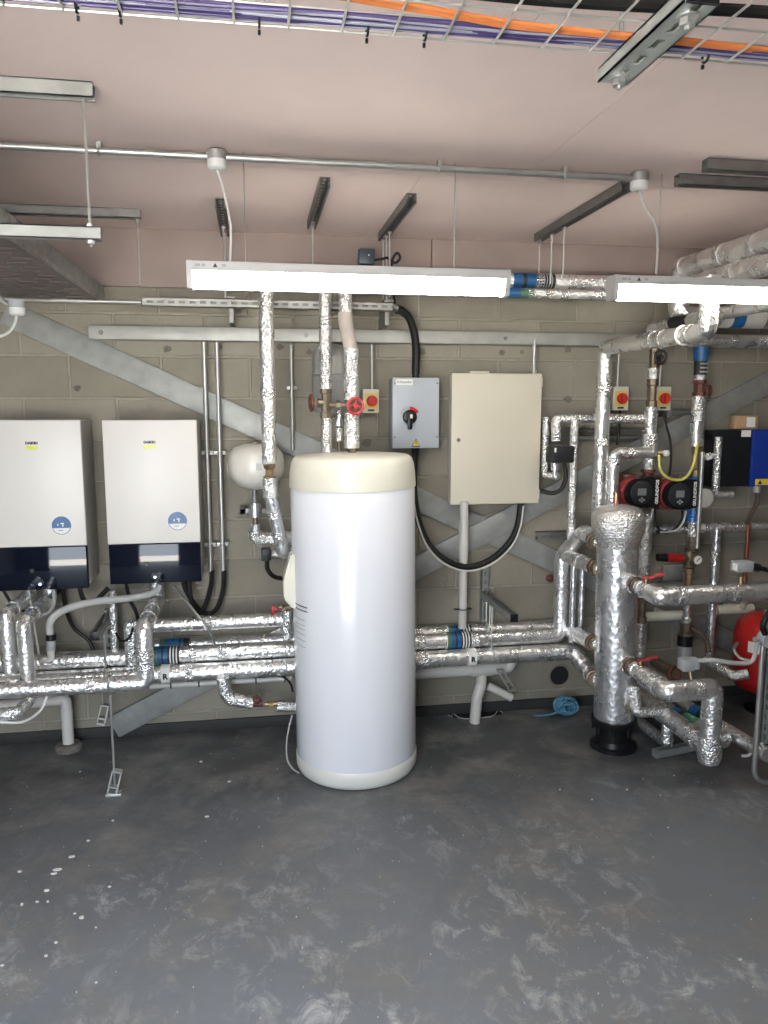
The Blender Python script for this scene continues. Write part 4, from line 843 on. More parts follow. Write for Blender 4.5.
cable('armoured_cable', 'thick black cable bending down into the grey isolator box', [A(396, 309, 4.05), A(402, 311, 4.05), A(409, 318, 4.07), A(414, 332, 4.09), A(416, 350, 4.11), A(415.5, 366, 4.12), V((x2, 4.12, zt+0.02))], R(8.2, A(410, 330, 4.08)), BLACKC)
cable('armoured_cable', 'thick black cable looping below from the isolator to the cream cabinet', [V((x+0.015, 4.12, zb-0.02)), A(414, 480, 4.10), A(415.5, 503, 4.06), A(420, 525, 4.04), A(430, 546, 4.03), A(447, 561, 4.03), A(468, 567, 4.04), A(490, 560, 4.05), A(508, 544, 4.06), A(517, 527, 4.08), A(520.5, 505, 4.10), A(520.5, 495, 4.11)], R(6.5, A(470, 560, 4.05)), BLACKC)
cable('earth_wire', 'thin pale earth wire running along the looped black cable', [A(413.5, 500, 4.04), A(417, 520, 4.02), A(427, 546, 4.01), A(445, 564, 4.01), A(468, 571, 4.02), A(492, 564, 4.03), A(511, 547, 4.04), A(520, 528, 4.06), A(523.5, 506, 4.08)], 0.0055, PVCW)
# little rotary isolators
def mini_switch(label, px, py, yf, w_, h_):
    c = A(px, py, yf); wx, hz = R(w_, c), R(h_, c)
    t = thing('rotary_isolator', label, 'switch', (c.x, yf+0.04, c.z-hz))
    bm = B(); bx(bm, c.x-wx, c.x+wx, yf+0.012, YW-0.025, c.z-hz, c.z+hz, 0.005); obj('base', bm, GREYP, t)
    bm = B(); bx(bm, c.x-wx, c.x+wx, yf, yf+0.011, c.z-hz, c.z+hz, 0.004); obj('front', bm, mat('switch_front', (0.50, 0.48, 0.38), 0.5, 0, 0.05, 8), t)
    bm = B(); bx(bm, c.x-wx*0.78, c.x+wx*0.78, yf-0.0015, yf, c.z-hz*0.62, c.z+hz*0.62); obj('yellow_plate', bm, mat('switch_plate', (0.60, 0.42, 0.10), 0.5, 0, 0.06, 12), t)
    bm = B(); lathe(bm, [(wx*0.66, 0), (wx*0.66, 0.014), (wx*0.58, 0.018), (0, 0.018)], (c.x+wx*0.1, yf-0.001, c.z), (0, -1, 0), 22, cap=False); k = obj('knob', bm, RED, t)
    bm = B(); box(bm, (c.x+wx*0.1, yf-0.026, c.z), (wx*0.34, 0.016, wx*1.1), None, 0.004); obj('grip', bm, RED, k)
    bm = B(); bx(bm, c.x-wx*0.4, c.x+wx*0.4, yf-0.001, yf, c.z-hz*0.86, c.z-hz*0.70); obj('print', bm, INK, t)
    return c, wx, hz
for (px, py, lab, labc) in ((371, 401, 'small red knob isolator between the tank pipes and grey isolator', 'steel conduit dropping into the small isolator left of the grey box'), (621, 398.5, 'small red knob isolator left of the two by the foil risers', 'steel conduit dropping into the left isolator by the foil risers'), (663.5, 398.5, 'small red knob isolator right of the two by the foil risers', 'steel conduit dropping into the right isolator by the foil risers')):
    c, wx, hz = mini_switch(lab, px, py, 4.09, 16.5, 23.5)
    xx = c.x+(0.012 if px < 400 else 0.0); t = thing('steel_conduit', labc, 'conduit', (xx, 4.14, c.z+hz)); bm = B(); cyl(bm, (xx, 4.14, c.z+hz-0.003), (xx, 4.14, A(px, 344, 4.14).z), 0.009); obj('tube', bm, CONDUIT, t)
cable('switch_cable', 'black cable hanging from the left isolator by the foil risers', [A(620, 410, 4.13), A(619, 425, 4.12), A(617, 445, 4.12)], 0.007, BLACKC)
cable('switch_cable', 'black cable from the right isolator down to the right pump', [A(662, 410, 4.13), A(666, 425, 4.12), A(670, 440, 4.11), A(671, 460, 4.08), A(668, 480, 4.04), A(664, 486, 4.0)], 0.007, BLACKC)
# small black box with cable beyond the batten
c = A(366.5, 257, 3.95); t = thing('sensor_box', 'small navy black box above the batten with looped cable', 'junction box', (c.x, 3.95, c.z-0.035))
bm = B(); box(bm, c, (0.08, 0.05, 0.075), None, 0.006); obj('case', bm, mat('navy_box', (0.02, 0.03, 0.05), 0.4, 0, 0.1, 5), t)
bm = B(); cyl(bm, c+V((0.008, -0.026, 0.005)), c+V((0.008, -0.0265, 0.005)), 0.004, seg=8); obj('screw', bm, PAPER, t)
bm = B(); bx(bm, c.x-0.01, c.x+0.01, 3.94, YW-0.03, c.z-0.01, c.z+0.01); obj('wall_stub', bm, STRUT, t)
cable('looped_cable', 'thin black cable looping right of the small navy box', [A(374, 260, 3.93), A(382, 259, 3.92), A(388, 258, 3.92), A(395, 263, 3.92), A(400, 258, 3.92), A(397, 253, 3.92), A(392, 262, 3.94), A(393, 285, 3.98), A(395, 308, 4.04)], 0.0065, BLACKC)
bm = B(); q = A(394, 307, 4.04); cyl(bm, q+V((-0.03, 0, 0.01)), q+V((0.02, 0, -0.005)), 0.022, seg=10); tag(obj('cable_gland', bm, STRUT), 'steel cable gland on the rail above the grey isolator', 'gland')
# ================================================================== PIPES HIGH UP BEHIND THE BATTENS
YH = 3.86; z1 = A(575, 282, YH).z; z2 = A(560, 294, YH-0.12).z
xL = A(320, 290, YH).x
t = pipe('lagged_pipe', 'upper of two level foil pipes behind the battens', [V((xm+0.9-0.9, YH, z1)), V((A(690, 290, YH).x, YH, z1))], R(14, A(575, 282, YH)), FOILC, (0.62, 0.7, 0.78))
q = A(512, 278, YH); pipe_label(t, V((q.x, YH, z1)), (1, 0, 0), R(14, q), [(0, .05, BLUE), (.05, .02, INK), (.07, .05, BLUE), (.12, .10, INK)])
for i in range(6): pipe_label(t, V((q.x+0.13+0.014*i, YH, z1)), (1, 0, 0), R(14.4, q), [(0, .005, GREYP)], 'print_bar')
t = pipe('lagged_pipe', 'lower of two level foil pipes behind the battens', [V((xL, YH-0.12, z2)), V((A(660, 296, YH-0.12).x, YH-0.12, z2))], R(9.5, A(560, 294, YH-0.12)), FOILC, (0.5, 0.6, 0.7, 0.8))
q = A(488, 293, YH-0.12); pipe_label(t, V((q.x, YH-0.12, z2)), (1, 0, 0), R(9.5, q), [(0, .06, DGREENL), (.06, .10, BLUE), (.16, .07, DGREENL)])
# two big foil pipes coming forward under the ceiling at right
zH = 2.50; e = ZP(686, 268, zH); n_ = ZP(768, 240, zH)
rH = R(23, ZP(730, 253, zH)); xh = (e.x+n_.x)/2
pipe('lagged_pipe', 'upper big foil pipe coming forward under the ceiling at right', [V((xh, 1.9, zH)), V((xh, e.y+0.03, zH)), V((xh, e.y+0.03, zH-0.24)), V((xh+1.6, e.y+0.03, zH-0.24))], rH, FOIL, (0.22, 0.345, 0.41, 0.50), bend=1.1)
zH2 = 2.40; e2 = ZP(700, 285, zH2); x_2 = ZP(768, 264, zH2).x
pipe('lagged_pipe', 'lower big foil pipe coming forward beside the upper one at right', [V((x_2, 1.9, zH2)), V((x_2, e2.y, zH2))], R(22, ZP(740, 270, zH2)), FOIL, (0.45, 0.8))
t = thing('pipe_hanger_rod', 'thin rod from the ceiling strut to the big foil pipe at right', 'rod', (xh, yr, zH+rH))
p = ZP(741, 248, zH+rH*0.6); bm = B(); rod(bm, (xh, yr, zH+rH-0.01), (xh, yr, ZC-0.03), 0.0045); obj('threaded_rod', bm, ROD, t); bm = B(); torus(bm, (xh, yr, zH), (0, 1, 0), rH+0.004, 0.005, 24, 6); obj('pipe_clip', bm, ROD, t)
pl_ = V((xh, e.y+0.03, zH-0.24)); q = A(740, 299, e.y); 
bm = B(); cyl(bm, V((q.x-0.10, e.y+0.03, zH-0.24)), V((q.x+0.15, e.y+0.03, zH-0.24)), rH*1.04, seg=18); t = next(o for o in COL.objects if o.get('label') == 'upper big foil pipe coming forward under the ceiling at right'); obj('pipe_marker', bm, PVCW, t)
pipe_label(t, V((q.x-0.04, e.y+0.03, zH-0.24)), (1, 0, 0), rH*1.0, [(0, .07, BLUE)], 'blue_flash')
# riser that drops from there, returns to the wall and falls behind the header
YR = 3.90; xr_ = (A(605, 352, YR).x+A(599, 503, YR).x)/2; zR = A(606, 348, YR).z
kk = ZP(693, 331, zR); rR = R(14.5, A(602, 420, YR))
pipe('lagged_pipe', 'tall foil riser left of the small isolators with a forward top limb', [V((xr_, kk.y, zR+0.22)), V((xr_, kk.y, zR)), V((xr_, YR, zR)), V((xr_, YR, 1.05))], rR, FOIL, (0.16, 0.26, 0.30, 0.62, 0.75))
q = ZP(672, 335, zR); bm = B(); torus(bm, (xr_, q.y, zR), (0, 1, 0), rR*1.0, rR*0.16, 22, 8); obj('marker_ring', bm, PAPER, next(o for o in COL.objects if o.get('label') == 'tall foil riser left of the small isolators with a forward top limb'))
zW = A(650, 327, 4.0).z; y_w = ZP(768, 295, zW).y; xw = A(652, 327, 4.0).x
t = pipe('lagged_pipe', 'foil pipe coming forward behind the right batten with black band', [V((xw, 2.6, zW)), V((xw, 4.0, zW)), V((xw, 4.0, zW-0.10))], R(12, A(700, 315, 3.6)), FOIL, (0.6,))
q = ZP(668, 322, zW); pipe_label(t, V((xw, q.y-0.12, zW)), (0, 1, 0), R(12, A(700, 315, 3.6)), [(0, .16, INK)])
zX = A(730, 341, 3.95).z; xx0 = A(690, 341, 3.95).x
pipe('lagged_pipe', 'level foil pipe leaving the frame at right under the right batten', [V((xx0, 3.95, zX)), V((xx0+1.4, 3.95, zX))], R(13, A(730, 341, 3.95)), FOIL, (0.05, 0.18, 0.3, 0.45))
# ================================================================== PIPE CLUSTER BETWEEN CABINET AND HEADER
YC = 4.02
a = A(553, 420, YC); zc_ = A(600, 418.5, YC).z
pipe('lagged_pipe', 'level foil pipe from above the black actuator to the pump column', [V((A(556, 440, YC).x, YC, A(556, 441, YC).z)), V((A(556, 420, YC).x, YC, zc_)), V((A(648, 418, YC).x, YC, zc_))], R(9.5, a), FOILC, (0.35, 0.55, 0.8))
pipe('lagged_pipe', 'narrow foil pipe dropping right of the black actuator', [V((A(573, 420, YC).x, YC-0.02, zc_)), V((A(573, 420, YC).x, YC-0.02, A(573, 542, YC).z))], R(8.2, a), FOILC, (0.25, 0.55, 0.75))
xq = A(545.5, 440, YC+0.06).x
pipe('lagged_pipe', 'narrow foil pipe at the cabinet edge with a foot turning right', [V((xq, YC+0.06, A(546, 417, YC).z)), V((xq, YC+0.06, A(546, 476, YC).z)), V((A(558, 476, YC).x, YC+0.0, A(546, 476.5, YC).z))], R(7.5, a), FOILC, (0.3, 0.7), bend=1.0)
t = thing('valve_actuator', 'black motorised valve head on the narrow pipes by the cream cabinet', 'actuator', A(560, 466, YC-0.05))
c = A(560, 454, YC-0.06); bm = B(); box(bm, c, (R(24, c)*2, 0.09, R(17, c)*2), None, 0.008); hd = obj('motor_head', bm, DGREY, t)
bm = B(); q = A(555, 450, YC-0.1); box(bm, (q.x, YC-0.106, q.z), (0.010, 0.002, 0.024)); obj('lever_window', bm, PAPER, hd)
q = A(555, 463, YC-0.05); bm = B(); lathe(bm, [(0.012, -0.06), (0.012, -0.03), (0.020, -0.03), (0.022, 0.02)], (q.x, q.y, q.z-0.01), (0, 0, 1), 12); obj('valve_stem', bm, FOILS, t)
cable('black_flex', 'black cable curling from the actuator back to the cream cabinet', [A(564, 463, YC-0.08), A(566, 475, YC-0.08), A(562, 488, YC-0.07), A(553, 493, YC-0.05), A(541, 491, YC-0.02)], 0.012, BLACKC)
for py, lab in ((430.5, 'upper of two wall rails behind the narrow foil pipes'), (437.5, 'lower of two wall rails behind the narrow foil pipes')):
    a_, b_ = A(544, py, 4.15), A(660, py+0.5, 4.15); zz = (a_.z+b_.z)/2
    t = thing('wall_rail', lab, 'strut', ((a_.x+b_.x)/2, 4.15, zz)); part('channel', t, STRUT, strut_mesh, V((a_.x, 4.178, zz)), V((b_.x, 4.178, zz)), 0.024, 0.041, False, V((0, 1, 0)))
a_, b_ = A(538, 536, 4.15), A(592, 536, 4.15); zz = a_.z
t = thing('wall_rail', 'short slotted wall rail behind the left limb of the header', 'strut', ((a_.x+b_.x)/2, 4.15, zz)); part('channel', t, STRUT, strut_mesh, V((a_.x, 4.178, zz)), V((b_.x, 4.178, zz)), 0.041, 0.041, True, V((0, 1, 0)))
q = A(549, 578, YW); bm = B(); lathe(bm, [(0.022, 0), (0.022, 0.02), (0.015, 0.025), (0.015, 0.05), (0.02, 0.055), (0, 0.055)], q, (0.2, -1, 0.1), 8, cap=False); tag(obj('pipe_plug', bm, RUST), 'rusty brown pipe plug sticking out of the wall left of the header', 'plug')
q0 = A(614, 453, 3.88); x3 = q0.x
pipe('lagged_pipe', 'second foil riser behind the header turning right to the pump column', [V((x3, 3.88, 1.24)), V((x3, 3.88, q0.z)), V((A(652, 448, 3.88).x, 3.88, q0.z))], R(11.5, q0), FOIL, (0.5, 0.75), bend=1.2)
# ================================================================== FOIL CLAD HEADER VESSEL
SX, SY = A(617, 610, 3.64).x+0.012, 3.64
t = thing('header_vessel', 'upright foil clad header cylinder on a black flanged base', 'vessel', (SX, SY, 0))
z0, z1_ = A(617, 716, SY).z, A(617, 545, SY).z; rs = R(40.5, (SX, SY, 0.9)); rc = R(53, (SX, SY, 1.2)); zt = A(617, 505, SY).z
part('lagged_body', t, FOILS, lathe, [(rs, z0), (rs, z1_)], (SX, SY, 0), (0, 0, 1), 40)
part('wrapped_cap', t, TAPE, lathe, [(rs*0.98, z1_-0.012), (rs*1.03, z1_+0.005), (rc*0.90, z1_+0.045), (rc*0.985, z1_+0.075), (rc, z1_+0.10), (rc*0.99, zt-0.062), (rc*0.93, zt-0.035), (rc*0.75, zt-0.014), (rc*0.4, zt), (0, zt+0.003)], (SX, SY, 0), (0, 0, 1), 40, False, ang=70)
t.rotation_euler.y = -0.022; rb = 0.118
part('base_drum', t, BLACKP, lathe, [(rs*0.86, 0.02), (rs*0.86, z0+0.01)], (SX, SY, 0), (0, 0, 1), 32)
part('upper_flange', t, BLACKP, lathe, [(rb*0.98, z0-0.035), (rb*1.0, z0-0.03), (rb*1.0, z0-0.002), (rb*0.9, z0)], (SX, SY, 0), (0, 0, 1), 36)
part('foot_flange', t, BLACKP, lathe, [(rb*1.03, 0), (rb*1.03, 0.018), (rb*0.98, 0.022), (rs*0.95, 0.024), (rs*0.88, 0.05)], (SX, SY, 0), (0, 0, 1), 36)
for i in range(8):
    a_ = i*math.pi/4+0.3; q = V((SX+rb*0.88*math.cos(a_), SY+rb*0.88*math.sin(a_), 0)); bm = B(); cyl(bm, q+V((0, 0, z0-0.075)), q+V((0, 0, z0-0.03)), 0.010, seg=8); obj('flange_bolt', bm, BLACKP, t)
bm = B(); cyl(bm, V((A(616, 500, 3.70).x, 3.70, zt-0.05)), V((A(616, 500, 3.70).x, 3.70, A(616, 493, 3.7).z)), 0.013, seg=12); tag(obj('copper_stub', bm, COPPER), 'copper stub pipe rising behind the header cap', 'pipe')
bm = B(); bx(bm, SX-0.055, SX+0.0, SY-rb*0.9, SY-rb*0.7, 0.024, 0.05); bm.free()
def union(parent_label, c, d, r, L_=0.07):
    t = thing('pipe_union', parent_label, 'fitting', c); c, d = V(c), V(d).normalized()
    bm = B(); lathe(bm, [(r*0.95, -L_*0.5), (r*1.0, -L_*0.2), (r*1.18, -L_*0.18), (r*1.18, L_*0.18), (r*1.0, L_*0.2), (r*0.95, L_*0.5)], c, d, 18); obj('union_nut', bm, BRONZE, t, ang=25)
    bm = B(); torus(bm, c, d, r*1.12, r*0.16, 20, 6); obj('flange_ring', bm, RUST, t); return t
# left side connections
def left_conn(lab, ulab, start, mid, uni, w_, mat_=FOIL, seal=True):
    us = A(*uni, SY+0.06); r_ = R(w_, us)
    d = (V((SX, SY, us.z))-us).normalized()
    pts = [start]+mid+[us]
    pipe('lagged_pipe', lab, pts, r_, mat_, (0.5,))
    union(ulab, us, (us-pts[-2]), r_*0.92)
    bm = B(); cyl(bm, us, V((SX, SY, us.z)), r_*1.0, seg=16); tag(obj('stub_pipe', bm, FOILC), ulab.replace('rusty union', 'foil stub').replace('joint', 'joint into the vessel'), 'pipe')
z1u = RUN[1]
left_conn('foil bend joining the rising pipe to the top of the header', 'rusty union at the topmost left joint of the header', A(580, 535, 3.96), [A(585, 532, 3.88)], (594, 541), 15, FOILC)
left_conn('foil stub behind the rising pipe reaching the header', 'rusty union at the second left joint of the header', A(566, 556, 4.04), [], (595, 567), 15)
left_conn('foil stub from the back pipe to the header', 'rusty union at the third left joint of the header', A(562, 626, 4.12), [A(568, 630, 4.06)], (593, 643), 15)
left_conn('foil stub from the lowest pipe to the header', 'rusty union at the bottom left joint of the header', A(586, 668, 3.92), [], (594, 678), 15)
for px, lab in ((574, 'left of two thin steel uprights behind the header joints'), (583, 'right of two thin steel uprights behind the header joints')):
    a_, b_ = A(px, 562, 3.98), A(px, 650, 3.98); b_.x = a_.x; b_.z = RUN[1][0]-0.02 if px < 585 else 0.0
    bm = B(); cyl(bm, a_, b_, R(6, a_), seg=12); tag(obj('thin_upright', bm, FOILS), lab, 'pipe')
# right side, upper limb
zU = A(617, 579, SY).z; eU = ZP(652, 597, zU); xU = SX+0.008
yU = XP(655, 597, xU).y if False else eU.y
rU = R(19.5, eU)
bm = B(); cyl(bm, V((xU, SY, zU)), V((xU, SY-rs-0.03, zU)), rU*1.05, seg=20); tag(obj('stub_pipe', bm, TAPE), 'upper pale foil stub on the front of the header', 'pipe')
union('rusty union on the upper front joint of the header', (xU, SY-rs-0.05, zU), (0, -1, 0), rU*0.72, 0.09)
def ball_valve(label, c, d, r, L_, lever_dir, lever_m=None, lever_len=0.085):
    t = thing('ball_valve', label, 'valve', c); c, d = V(c), V(d).normalized()
    bm = B(); lathe(bm, [(r*1.0, -L_/2), (r*1.0, -L_*0.3), (r*0.8, -L_*0.28), (r*1.05, -L_*0.1), (r*1.05, L_*0.1), (r*0.8, L_*0.28), (r*1.0, L_*0.3), (r*1.0, L_/2)], c, d, 8); obj('valve_body', bm, TAPE, t, ang=25)
    up = V((0, 0, 1)); bm = B(); cyl(bm, c, c+up*r*1.6, r*0.3, seg=10); obj('stem', bm, BRASS, t)
    ld = V(lever_dir).normalized(); s = c+up*r*1.6; bm = B(); sweep(bm, rounded([s-ld*0.02, s+ld*0.03, s+ld*0.05+up*0.012, s+ld*lever_len+up*0.012], 0.01), 0.008, 8); obj('lever', bm, lever_m or PINKR, t); return t
ball_valve('brass ball valve with red lever on the upper header limb', (xU, SY-rs-0.14, zU), (0, -1, 0), rU*0.8, 0.12, (1, -0.3, 0.1))
pipe('lagged_pipe', 'upper foil limb leaving the header to the right edge', [V((xU, SY-rs-0.19, zU)), V((xU, eU.y, zU)), V((3.3, eU.y, zU+0.0))], rU, FOIL, (0.12, 0.3, 0.45, 0.6), bend=0.45)
# right side, lower limb
zD = A(617, 657, SY).z; eD = ZP(662, 692, zD); rD = R(21, eD); xD = SX+0.0
bm = B(); cyl(bm, V((xD, SY, zD)), V((xD, SY-rs-0.03, zD)), rD*1.0, seg=20); tag(obj('stub_pipe', bm, TAPE), 'lower pale foil stub on the front of the header', 'pipe')
union('rusty union on the lower front joint of the header', (xD, SY-rs-0.05, zD), (0, -1, 0), rD*0.70, 0.09)
ball_valve('ball valve with faded red lever on the lower header limb', (xD, SY-rs-0.14, zD), (0, -1, 0), rD*0.8, 0.12, (1, -0.1, 0.05))
xDD = A(713, 690, eD.y).x; zDD = 0.20
pipe('lagged_pipe', 'lower foil limb of the header stepping down to the floor pipe', [V((xD, SY-rs-0.19, zD)), V((xD, eD.y, zD)), V((xDD, eD.y, zD)), V((xDD, eD.y, zDD+0.02))], rD, FOIL, (0.17, 0.5), bend=0.5)
rF = R(20, V((xDD, 3.4, zDD)))
pipe('lagged_pipe', 'crinkled foil floor pipe running back from the lower header limb', [V((xDD, eD.y, zDD-0.03)), V((xDD, eD.y-0.0, zDD)), V((xDD, eD.y+0.06, zDD)), V((xDD, 4.05, zDD))], rF*0.95, FOILC, (0.15, 0.5), bend=0.9)
bm = B(); lathe(bm, [(0, -0.075), (rF*0.9, -0.07), (rF*1.12, -0.04), (rF*1.1, 0.03), (rF*0.95, 0.06)], (xDD, eD.y, zDD), (0, 0, 1), 20, cap=False); tag(obj('foil_elbow_wrap', bm, FOILC), 'crumpled foil wrap round the bottom elbow of the lower limb', 'lagging')
# drain limb at the foot
yD = SY-rs-0.03; zE = A(645, 712, yD).z
pipe('lagged_pipe', 'small foil drain limb at the foot of the header', [V((SX+0.05, yD+0.03, zE+0.13)), V((SX+0.05, yD, zE)), V((A(668, 712, yD).x, yD, zE)), V((A(668, 712, yD).x, yD, A(668, 742, yD).z))], R(11, V((2, yD, .3))), FOILC, (0.5, 0.7), bend=1.1)
bm = B(); torus(bm, V((SX+0.035, SY-rs-0.01, zE+0.01)), (0.2, -1, 0), 0.016, 0.006, 14, 6); tag(obj('drain_collar', bm, BRASS), 'brass collar where the drain limb leaves the header foot', 'fitting')
bm = B(); q = A(668, 738, yD); sweep(bm, rounded([V((q.x, yD, q.z)), V((q.x, yD+0.03, q.z-0.03)), V((q.x-0.02, 4.0, q.z-0.03))], 0.03), 0.030, 14); tag(obj('lagged_pipe', bm, FOIL), 'foil floor pipe running back from the small drain limb', 'pipe')
# other floor pipes with coloured bands
for k, (pa, pb, lab) in enumerate((((674, 713), (726, 741), 'left floor pipe with blue and green bands behind the lower limb'), ((694, 711), (768, 755), 'right floor pipe with blue and green bands running to the right edge'))):
    z_ = 0.17; a_, b_ = ZP(*pa, z_), ZP(*pb, z_); xav = (a_.x+b_.x)/2; r_ = R(14, (a_+b_)/2)
    t = pipe('lagged_pipe', lab, [V((a_.x, 4.05, z_)), V((a_.x, a_.y, z_)), V((b_.x, b_.y, z_))], r_, FOIL, (0.7,), bend=0.5)
    d = (b_-a_).normalized(); pipe_label(t, a_+d*0.0, d, r_, [(0, .06, BLUE), (.06, .03, INK), (.09, .09, GREENL)])
t = thing('floor_bracket', 'galvanised channel foot on the floor under the small drain limb', 'bracket', ZP(672, 750, 0))
a_, b_ = ZP(655, 752, 0.03), ZP(694, 744, 0.03); part('channel', t, GALV, strut_mesh, V((a_.x, a_.y, 0.0215)), V((b_.x, b_.y, 0.0215)), 0.041, 0.041, False)
bm = B(); q = a_.lerp(b_, 0.42); rod(bm, (q.x, q.y, 0.02), (q.x, q.y, 0.21), 0.005); obj('threaded_rod', bm, ROD, t)
# ================================================================== PUMP COLUMNS
YPp = 3.98
def stack(px_top, Y, items, X=None):
    for (nm, lab, cat, py0, py1, w_, m, kind) in items:
        c0, c1 = A(px_top, py0, Y), A(px_top, py1, Y); x = X if X is not None else (c0.x+c1.x)/2; r_ = R(w_, c0); z0_, z1_2 = c1.z, c0.z
        if kind == 'cyl':
            t = thing(nm, lab, cat, (x, Y, z0_)); bm = B(); cyl(bm, (x, Y, z0_), (x, Y, z1_2), r_, seg=18); obj('lagging' if m in (FOIL, FOILC, FOILS) else 'body', bm, m, t)
        elif kind == 'hex':
            t = thing(nm, lab, cat, (x, Y, z0_)); h = z1_2-z0_; bm = B(); lathe(bm, [(r_*1.1, 0), (r_*1.1, h*.22), (r_*.8, h*.25), (r_*.9, h*.5), (r_*.8, h*.75), (r_*1.1, h*.78), (r_*1.1, h)], (x, Y, z0_), (0, 0, 1), 8); obj('body', bm, m, t, ang=25)
        elif kind == 'flange':
            t = thing(nm, lab, cat, (x, Y, z0_)); h = z1_2-z0_; bm = B(); lathe(bm, [(r_, 0), (r_, h*.35), (r_*.75, h*.4), (r_*.75, h*.65), (r_, h*.7), (r_, h)], (x, Y, z0_), (0, 0, 1), 20); obj('body', bm, m, t, ang=25)
xc1 = (A(652, 410, YPp).x+A(649, 470, YPp).x)/2
stack(651, YPp, [
    ('bronze_pipe', 'dark bronze pipe at the top of the left pump column', 'pipe', 344, 368, 8, BRONZE, 'cyl'),
    ('foil_collar', 'short foil collar under the black wheel valve', 'lagging', 368, 379, 11, FOILC, 'cyl'),
    ('bronze_strainer', 'bronze strainer body on the left pump column', 'fitting', 379, 407, 10.5, BRONZE, 'hex'),
    ('lagged_pipe', 'foil pipe above the left pump', 'pipe', 407, 436, 12.5, FOIL, 'cyl'),
    ('lagged_tee', 'crumpled foil tee above the left pump', 'fitting', 434, 456, 16, FOILC, 'cyl'),
    ('lagged_pipe', 'short crumpled foil pipe just above the left pump flange', 'pipe', 455, 470, 12, FOILC, 'cyl'),
    ('pump_flange', 'rusty flange on top of the left pump', 'flange', 469, 480, 14, RUST, 'flange'),
    ('lagged_pipe', 'foil pipe falling below the left pump behind the header', 'pipe', 512, 596, 14, FOILC, 'cyl'),
    ('check_valve', 'bronze valve below the foil pipe behind the header', 'valve', 596, 622, 10, BRONZE, 'hex'),
    ('lagged_pipe', 'lowest foil sleeve behind the header foot', 'pipe', 622, 655, 12, FOIL, 'cyl')], xc1-0.005)
q = A(661, 357, YPp-0.06); t = thing('gate_valve', 'dark wheel gate valve at the top of the left pump column', 'valve', (xc1, YPp, q.z-0.03))
bm = B(); lathe(bm, [(0.028, -0.05), (0.028, -0.03), (0.02, -0.02), (0.022, 0.02), (0.028, 0.03), (0.028, 0.05)], (xc1, YPp, q.z), (0, 0, 1), 8); obj('valve_body', bm, BRONZE, t); bm = B(); cyl(bm, (xc1, YPp, q.z), q, 0.012); obj('bonnet', bm, BRONZE, t)
handwheel(t, q, (q-V((xc1, YPp, q.z))), 0.034, 0.008, mat('dark_handwheel', (0.03, 0.028, 0.026), 0.5, 0.3, 0.2, 20))
q = A(667, 453, YPp-0.03); t = thing('temperature_probe', 'brass probe with white cap on the crumpled tee', 'probe', q)
bm = B(); cyl(bm, V((xc1, YPp, q.z)), q-V((0.015, 0, 0)), 0.016, seg=10); obj('pocket', bm, BRASS, t); bm = B(); lathe(bm, [(0.018, 0), (0.018, 0.02), (0.012, 0.026), (0, 0.026)], q-V((0.016, 0, 0)), (0.6, -0.8, 0), 16, cap=False); obj('cap', bm, PAPER, t)
xc2 = (A(699, 380, YPp).x+A(696, 460, YPp).x)/2
stack(699, YPp, [
    ('pipe_marker', 'blue printed pipe band at the top of the right pump column', 'label', 346, 361, 14, BLUE, 'cyl'),
    ('pipe_marker', 'black printed pipe band below the blue band', 'label', 361, 375, 12.5, INK, 'cyl'),
    ('foil_collar', 'thin foil collar below the black printed band', 'lagging', 375, 380, 11, FOILC, 'cyl'),
    ('gate_valve', 'red brown valve body on the right pump column', 'valve', 380, 396, 12, RUST, 'hex'),
    ('lagged_pipe', 'foil pipe below the red brown valve', 'pipe', 396, 422, 13, FOILC, 'cyl'),
    ('lagged_pipe', 'smooth foil sleeve under the crinkled pipe on the right column', 'pipe', 421, 446, 13.5, FOILS, 'cyl'),
    ('brass_fitting', 'brass fitting above the blue valve', 'fitting', 446, 476, 9, BRASS, 'hex')], xc2)
for py in (364, 368, 372):
    q = A(699, py, YPp); bm = B(); box(bm, (xc2, YPp-R(12.5, q)-0.001, q.z), (0.045, 0.004, 0.008)); obj('print_bar', bm, GREYP, next(o for o in COL.objects if o.get('label') == 'black printed pipe band below the blue band'))
q = A(709, 391, YPp-0.05); t = thing('wheel_valve', 'rusty handwheel on the right pump column valve', 'valve', q); bm = B(); cyl(bm, V((xc2, YPp, q.z)), q, 0.011); obj('stem', bm, RUST, t); handwheel(t, q, (0.6, -0.8, 0), 0.028, 0.008, RUST)
x4 = A(697, 500, 3.98).x
stack(697, 4.0, [
    ('blue_valve', 'blue painted valve upper half beside the right pump', 'valve', 475, 492, 15, BLUEV, 'flange'),
    ('blue_valve', 'blue painted valve lower half beside the right pump', 'valve', 508, 521, 15, BLUEV, 'flange'),
    ('brass_fitting', 'brass mid section between the blue valve halves', 'fitting', 492, 508, 10, BRASS, 'cyl'),
    ('bronze_pipe', 'bronze pipe between blue valve and safety valve', 'pipe', 520, 536, 10, FOILC, 'hex'),
    ('bronze_strainer', 'bronze strainer above the safety valve', 'fitting', 536, 553, 12, BRONZE, 'hex')], A(692, 540, 4.0).x)
q = A(704, 498, 3.93); t = thing('dial_thermometer', 'blank silver round disc beside the blue valve', 'gauge', q); rr = R(19, q)
bm = B(); lathe(bm, [(rr, 0), (rr, 0.02), (rr*0.9, 0.024), (0, 0.024)], q+V((0, 0.01, 0)), (0, -1, 0), 28, cap=False); obj('case', bm, mat('disc_grey', (0.52, 0.51, 0.48), 0.4, 0.3, 0.04, 6), t); bm = B(); cyl(bm, q+V((0, 0.01, 0)), V((q.x, 4.0, q.z)), 0.012); obj('stem', bm, BRASS, t)
